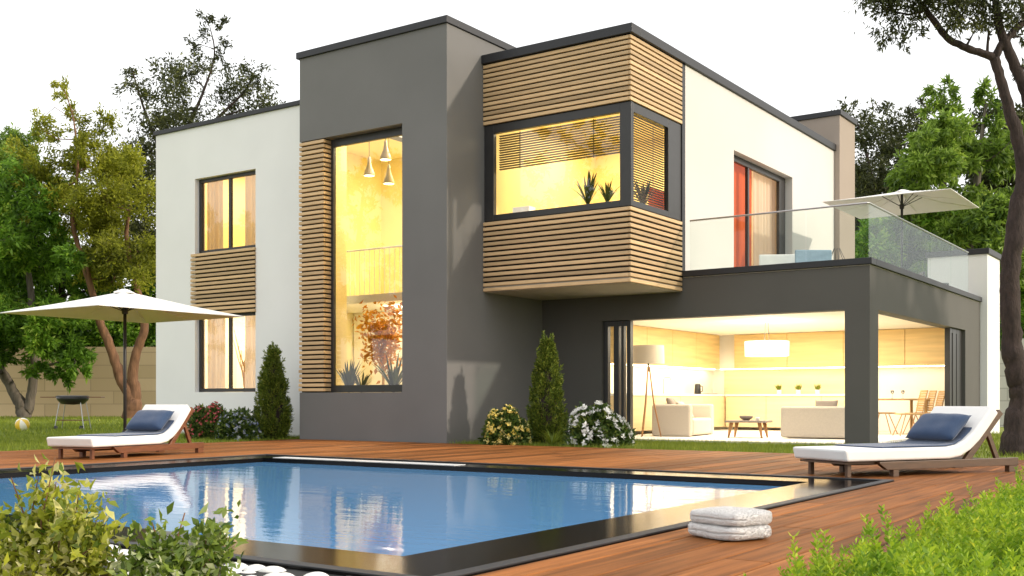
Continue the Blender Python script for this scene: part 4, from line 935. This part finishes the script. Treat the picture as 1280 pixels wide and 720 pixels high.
tree('leafy_tree', 'deep green tree filling the gap between the end wall and the dark trunk', [(limb(41, (1225, 520), (1222, 420), (1215, 340), (1210, 290)), [.3, .26, .18, .08])],
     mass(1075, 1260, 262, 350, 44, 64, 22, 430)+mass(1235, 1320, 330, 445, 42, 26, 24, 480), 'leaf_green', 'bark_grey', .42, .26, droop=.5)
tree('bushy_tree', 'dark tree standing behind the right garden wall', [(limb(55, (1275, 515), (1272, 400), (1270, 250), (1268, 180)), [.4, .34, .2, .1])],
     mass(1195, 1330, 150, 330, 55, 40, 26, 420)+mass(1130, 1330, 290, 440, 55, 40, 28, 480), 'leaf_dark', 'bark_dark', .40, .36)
# the dark tree in the foreground on the right
DT = 17.3; w_ = lambda *a: [px(q/2, DT) for q in a]
tree('old_tree', 'dark barked tree with long bare branches leaning over the right of the garden',
     [(limb(DT, (1272, 572), (1271, 560), (1271, 530), (1277, 500), (1272, 470), (1265, 435), (1263, 390), (1263, 345), (1268, 300), (1274, 255), (1281, 222), (1274, 178), (1262, 138), (1250, 97), (1243, 72)), w_(50, 40, 33, 27, 29, 25, 23, 23, 24, 22, 22, 17, 14, 12, 12)),
      (limb(DT, (1244, 73), (1232, 68), (1208, 60), (1184, 47), (1168, 27), (1150, 3), (1128, -20)), w_(11, 9, 9, 8.5, 7.5, 6.5, 3)),
      (limb(DT, (1243, 72), (1253, 55), (1263, 44), (1272, 34), (1284, 24), (1300, 0)), w_(10, 10, 9, 9, 8, 4)),
      (limb(DT, (1281, 225), (1290, 180), (1285, 125), (1272, 90), (1257, 56), (1247, 22), (1242, -20), (1230, -70)), w_(16, 15, 14, 13.5, 12, 10, 8, 4)),
      (limb(DT, (1207, 60), (1212, 50), (1218, 40)), w_(3.5, 2.5, 1)), (limb(DT, (1234, 66), (1235, 50), (1234, 37), (1215, 25)), w_(4, 3, 2.5, 1))],
     [cl(1108, 12, 17.3, 16, 12, 130), cl(1100, 38, 17.2, 10, 9, 70), cl(1104, 50, 17.2, 7, 6, 35), cl(1130, 20, 17.4, 15, 12, 120), cl(1128, 40, 17.2, 13, 8, 80), cl(1130, 57, 17.2, 4, 7, 22), cl(1147, 38, 17.1, 9, 7, 50), cl(1150, 12, 17.3, 16, 10, 130), cl(1190, 8, 17.5, 22, 12, 240), cl(1200, 28, 17.0, 16, 8, 130), cl(1222, 14, 17.4, 22, 16, 260), cl(1225, 33, 17.1, 12, 8, 90), cl(1256, 15, 17.2, 20, 18, 240), cl(1278, 18, 17.4, 16, 16, 200), cl(1276, 46, 17.3, 8, 5, 40), cl(1281, 85, 17.3, 6, 10, 40)]
     +mass(1090, 1300, -60, -5, 17.4, 26, 24, 240, .9), 'leaf_dark', 'bark_dark', .13, .28, per=12, twl=1.0, droop=.45, br=.018, airy=1.12)

# an unseen broad tree added right of the view: it shades the garden room's side and shows in the terrace glass
def wcl(x, y, z, r, n): return (Vector((x, y, z)), (r, r, r*.8), n)
tree('leafy_tree', 'unseen broad green tree added right of the house to shade the garden room', [([Vector(q) for q in ((7, 27, -.1), (7.1, 27, 1.5), (6.9, 27.1, 3.2), (7, 27, 7.2))], [.28, .24, .18, .06])],
     [wcl(6.5+rng.uniform(-1.2, 1.6), rng.uniform(23.8, 29.6), rng.uniform(1.8, 8.6), rng.uniform(.7, 1.0), 300) for k in range(68)], 'leaf_green', 'bark_grey', .30, .34, droop=.3)
for (x, y, h_), lab in zip(((-51, -9, 12), (-38, -8, 13), (-27.5, -9, 14.5)), ('tall loose tree at the far end of the pool side lawn', 'tall loose tree in the middle of the pool side lawn', 'tallest loose tree nearest the pool on the lawn side')):
    tree('garden_tree', lab, [([Vector(q) for q in ((x, y, -.1), (x+.3, y, h_*.3), (x-.2, y+.2, h_*.6), (x, y, h_*.88))], [.32, .26, .16, .05])],
         [(Vector((x+rng.normal(0, 2.0), y+rng.normal(0, 1.2), rng.uniform(.30, 1)*h_)), (1.0, 1.0, .8), 130) for k in range(38)], 'leaf_olive', 'bark_grey', .40, .36, group='loose trees on the lawn left of the pool')
# ------------------------------------------------------------------ clipped cypresses and flowering shrubs against the house
def cypress(p, h, r, label):
    t = thing('cypress', label, 'conifer', p, group='clipped cypresses against the house'); p = np.array(p)
    ns = 420; f = rng.uniform(0, 1, ns)**1.2; prof = np.minimum(1, (1-f)**.72*1.05)*(.66+.34*np.minimum(1, f*5)); a = rng.uniform(0, 6.283, ns)
    q = np.c_[np.cos(a)*r*prof, np.sin(a)*r*prof, .02+f*h*.90]; q[:, :2] *= rng.uniform(.70, .98, (ns, 1))
    o = np.c_[np.cos(a), np.sin(a), np.zeros(ns)]; ax = o*rng.uniform(.15, .5, (ns, 1))+[0, 0, 1.0]+rng.normal(0, .12, (ns, 3))
    k = 56; g_ = np.tile(np.linspace(0, 1, k), ns)[:, None]; L = np.repeat(rng.uniform(.13, .24, (ns, 1)), k, 0); wob = rng.normal(0, 1, (ns*k, 3))
    P = np.repeat(q, k, 0)+np.repeat(ax, k, 0)*L*g_+wob*.036*(1.05-g_); Dr = np.repeat(ax, k, 0)*.9+wob*.55+np.repeat(o, k, 0)*.3
    leaves('foliage', p+P, Dr, .055, M['leaf_cypress'], t, .30)
    part(MB().lathe([(0, h*.9), (r*.20, h*.72), (r*.55, h*.35), (r*.55, h*.1), (0.05, .03), (.04, -.05)], p, 14), 'stem', M['bark_dark'], t)
def shrub(p, r, h, label, lm, petal, nfl, fs, ry=None):
    t = thing('flowering_shrub', label, 'shrub', p, group='flowering shrubs against the house'); p = np.array(p); ry = ry or r
    ns = 900; d = unit(ns); d[:, 2] = np.abs(d[:, 2])*1.0-.12; sh = rng.uniform(.55, 1, (ns, 1))**.5
    lump = (1+.10*np.sin(d[:, :1]*7+d[:, 1:2]*5)+.05*rng.normal(size=(ns, 1)))
    q = d*sh*lump*[r, ry, h]+[0, 0, .06]; q[:, 2] = np.maximum(q[:, 2], .02)
    k = 8; P = np.repeat(q, k, 0)+rng.normal(0, .03, (ns*k, 3)); Dr = np.repeat(d, k, 0)*.7+rng.normal(0, .6, (ns*k, 3))+[0, 0, .2]
    leaves('foliage', p+P, Dr, .085, M[lm], t, .42)
    d = unit(nfl); d[:, 2] = np.abs(d[:, 2])*1.0-.05; c = d*(1+.10*np.sin(d[:, :1]*7+d[:, 1:2]*5))*[r*1.03, ry*1.03, h*1.03]+[0, 0, .06]
    n5 = 5; A = np.cross(d, rng.normal(size=d.shape)); A /= np.linalg.norm(A, axis=1, keepdims=True); B = np.cross(d, A); P = []; Dr = []
    for k in range(n5):
        a = k*2*math.pi/n5; P.append(c); Dr.append(A*math.cos(a)+B*math.sin(a)+d*.35)
    leaves('blossoms', p+np.concatenate(P), np.concatenate(Dr), fs, M[petal], t, .75, jitter=.2, fold=.05)
    st = MB()
    for k in range(5):
        a = k*1.26; st.tube([tuple(p+[0, 0, -.05]), tuple(p+[math.cos(a)*r*.2, math.sin(a)*ry*.2, h*.3]), tuple(p+[math.cos(a)*r*.5, math.sin(a)*ry*.5, h*.6])], [.012, .01, .006], 5)
    part(st, 'stem', M['bark_dark'], t)
p = at(341, 548, 23.6); p.z = -.03; cypress(p, 2.02, .42, 'clipped cone cypress in front of the white left wing')
p = at(683.5, 554, 20.9); p.z = -.03; cypress(p, 2.08, .37, 'clipped cone cypress beneath the timber bay')
p = at(264, 548, 24.0); p.z = -.03; shrub(p, .56, .72, 'rounded shrub with red blossoms below the left windows', 'leaf_box', 'petal_red', 230, .042, .5)
p = at(297, 549, 23.4); p.z = -.03; shrub(p, .50, .60, 'rounded shrub with blue and pale blossoms beside the left cypress', 'leaf_box', 'petal_blue', 170, .045, .45)
p = at(632, 554, 20.6); p.z = -.03; shrub(p, .42, .66, 'rounded shrub with yellow blossoms left of the cypress under the bay', 'leaf_box', 'petal_yellow', 120, .07)
p = at(746, 557, 20.0); p.z = -.03; shrub(p, .60, .74, 'rounded shrub with white star blossoms by the folding door', 'leaf_box', 'petal_white', 150, .075, .5)
p = at(690, 556, 20.0); p.z = -.02
t = thing('spiky_grass', 'tuft of striped spiky grass at the foot of the cypress under the bay', 'plant', p)
k = 60; a = rng.uniform(0, 6.28, k); P = []; Dr = []
V = []; F = []
for i in range(k):
    L = rng.uniform(.3, .55); dx = np.array([math.cos(a[i]), math.sin(a[i]), 0]); s_ = np.array([-dx[1], dx[0], 0])*.011; e = rng.uniform(.5, 1.0); b0 = len(V)
    for j in range(6):
        f = j/5; q = np.array(p)+dx*L*e*f+np.array([0, 0, L*(1.15*f-.75*e*f*f)]); V += [q-s_*(1-f*.9), q+s_*(1-f*.9)]
    for j in range(5): F.append((b0+2*j, b0+2*j+1, b0+2*j+3, b0+2*j+2))
part(MB().add(V, F), 'blades', M['grass_blade'], t, fix=False)

# ------------------------------------------------------------------ lawn grass
def grass(name, areas, mat):
    V = []; 
    for x0, x1, y0, y1, n, h, wd in areas:
        p = np.c_[rng.uniform(x0, x1, n), rng.uniform(y0, y1, n), np.full(n, -.045)]; hh = h*rng.uniform(.5, 1.3, n); a = rng.uniform(0, 6.283, n)
        s = np.c_[np.cos(a), np.sin(a), np.zeros(n)]*wd/2; tip = p+np.c_[rng.normal(0, .35, (n, 2))*hh[:, None], hh]
        V.append(np.stack([p-s, p+s, tip], 1).reshape(-1, 3))
    V = np.concatenate(V); return fast_mesh(name, V, np.arange(len(V)).reshape(-1, 3), mat)
gx = grass('grass', [(-12.93, -5.0, 16.61, 19.98, 26000, .10, .012), (-5.85, 3, 16.61, 30, 16000, .10, .016), (-24, -16.96, 16.6, 17.38, 7000, .10, .013), (-24, -17.06, 7, 16.6, 30000, .085, .018),
                     (-46, -24, 6, 32, 60000, .10, .035), (-52, -20, 26, 40, 22000, .12, .05)], M['grass_blade'])
tag(gx, 'short green lawn grass around the house and deck', 'grass', kind='stuff')

# ------------------------------------------------------------------ foreground planting
def sprigs(name, label, cat, x0, x1, y0, y1, n, h0, h1, loc, fn):
    t = thing(name, label, cat, loc); P = []; Dr = []; S = []; A_ = []
    for i in range(n):
        x = x0+(x1-x0)*rng.uniform(0, 1)**1.4; y = rng.uniform(y0, y1); h = rng.uniform(h0, h1)*fn(x, y)
        lean = rng.normal(0, .18, 2); b0 = np.array([x, y, -.04]); tip = b0+[lean[0]*h, lean[1]*h, h]
        k = max(7, int(h/.013)); ph = rng.uniform(0, 6); big = rng.uniform(.8, 1.25)
        P.append(b0); Dr.append(tip-b0); S.append(h)
        for j in range(k):
            f = .10+.90*j/(k-1); q = b0*(1-f)+tip*f; a = ph+j*1.9; wd = (1.05-.62*f)*big
            for sg in (0, math.pi):
                P.append(q); Dr.append([math.cos(a+sg), math.sin(a+sg), .35+.7*f]); S.append(.060*wd*rng.uniform(.7, 1.25))
    S = np.array(S); V, F = leaf_arrays(np.array(P), np.array(Dr), 1.0, .40, jitter=0); V = V.reshape(-1, 4, 3); B = V[:, :1].copy(); V = B+(V-B)*S[:, None, None]
    stem = S > .12; mid = V[:, [0, 2]].mean(1, keepdims=True); V[stem, 1] = V[stem, 1]*.03+mid[stem, 0]*.97; V[stem, 3] = V[stem, 3]*.03+mid[stem, 0]*.97
    fast_mesh('foliage', V.reshape(-1, 3), F, M['leaf_lime'], t)
sprigs('leafy_hedge', 'bright lime green feathery hedge along the deck at bottom right', 'hedge', -1.56, 1.4, 3.0, 10.0, 3400, .20, .35, (-.5, 6, 0), lambda x, y: min(1.15, .5+(x+1.6)*.9)+.16*math.sin(y*3.1+x*4)+(.45*rng.uniform(.2, 1) if rng.uniform() < .15 else 0))
def bush(name, label, base, stems, n, ls, lm, group=None):
    t = thing(name, label, 'shrub', base, group=group); st = MB(); P = []; Dr = []
    for tip, r, bare in stems:
        tip = Vector(tip); b_ = Vector(base)+Vector(((tip.x-base[0])*.35, (tip.y-base[1])*.35, 0)); mid = (b_+tip)/2+Vector(rng.normal(0, .03, 3))
        st.tube([b_, mid, tip], [r, r*.8, r*.5], 6)
        if bare: continue
        for i in range(n):
            f = 1-abs(rng.normal(0, .33)); f = max(.05, f); q = b_*(1-f)+tip*f if f > .0 else tip
            P.append(np.array(q)+rng.normal(0, .05, 3)+[0, 0, 0]); Dr.append(rng.normal(0, .7, 3)+[0, 0, .15]+(np.array(tip)-np.array(base))*.8)
    part(st, 'stem', M['bark_brown'], t, smooth=True, fix=False)
    k = len(P)
    leaves('foliage', np.array(P), np.array(Dr), ls, M[lm], t, .46)
    return t
B1 = at(50, 700, 5.3); B1.z = -.04
tips = []
for u, v, d in [(48, 583, 5.2), (70, 590, 5.2), (78, 612, 5.1), (60, 618, 5.3), (98, 605, 5.0), (112, 615, 5.0), (122, 632, 4.9), (128, 655, 4.9), (105, 640, 5.1), (85, 640, 5.2), (55, 640, 5.2), (28, 645, 5.2), (8, 652, 5.2), (-15, 648, 5.2), (20, 672, 5.0), (60, 668, 5.0), (100, 672, 5.0), (125, 685, 5.0), (90, 695, 5.0), (40, 700, 4.9), (5, 700, 4.9), (-25, 690, 5.0), (65, 720, 4.8), (110, 715, 4.9), (20, 725, 4.8), (135, 705, 5.0), (40, 658, 5.2), (75, 655, 4.9), (118, 668, 4.85), (-10, 670, 5)]:
    tips.append((at(u, v, d), .005, False))
tips += [(at(14, 597, 5.2), .007, True), (at(69, 572, 5.1), .005, True)]
bush('variegated_shrub', 'yellow green variegated shrub in the bottom left foreground', B1, [(t_[0]-Vector((0, 0, .05 if not t_[2] else 0)), t_[1], t_[2]) for t_ in tips], 84, .060, 'leaf_variegated')
B2 = at(225, 730, 5.0); B2.z = -.04
tips = [(at(u, v, d), .005, False) for u, v, d in [(185, 672, 5), (200, 668, 5), (215, 685, 4.9), (240, 685, 4.9), (262, 662, 4.9), (258, 680, 4.9), (275, 665, 4.9), (270, 690, 4.8), (180, 695, 5), (160, 705, 4.9), (205, 705, 4.8), (235, 705, 4.8), (150, 720, 4.8), (255, 712, 4.8), (190, 720, 4.7), (225, 725, 4.7), (275, 712, 4.8), (170, 690, 5), (230, 695, 5)]]
tips += [(at(190, 653, 5), .007, True), (at(231, 641, 4.9), .006, True)]
bush('variegated_shrub', 'lower dark green variegated shrub with bare twigs by the white pebbles', B2, tips, 74, .056, 'leaf_variegated_dark')
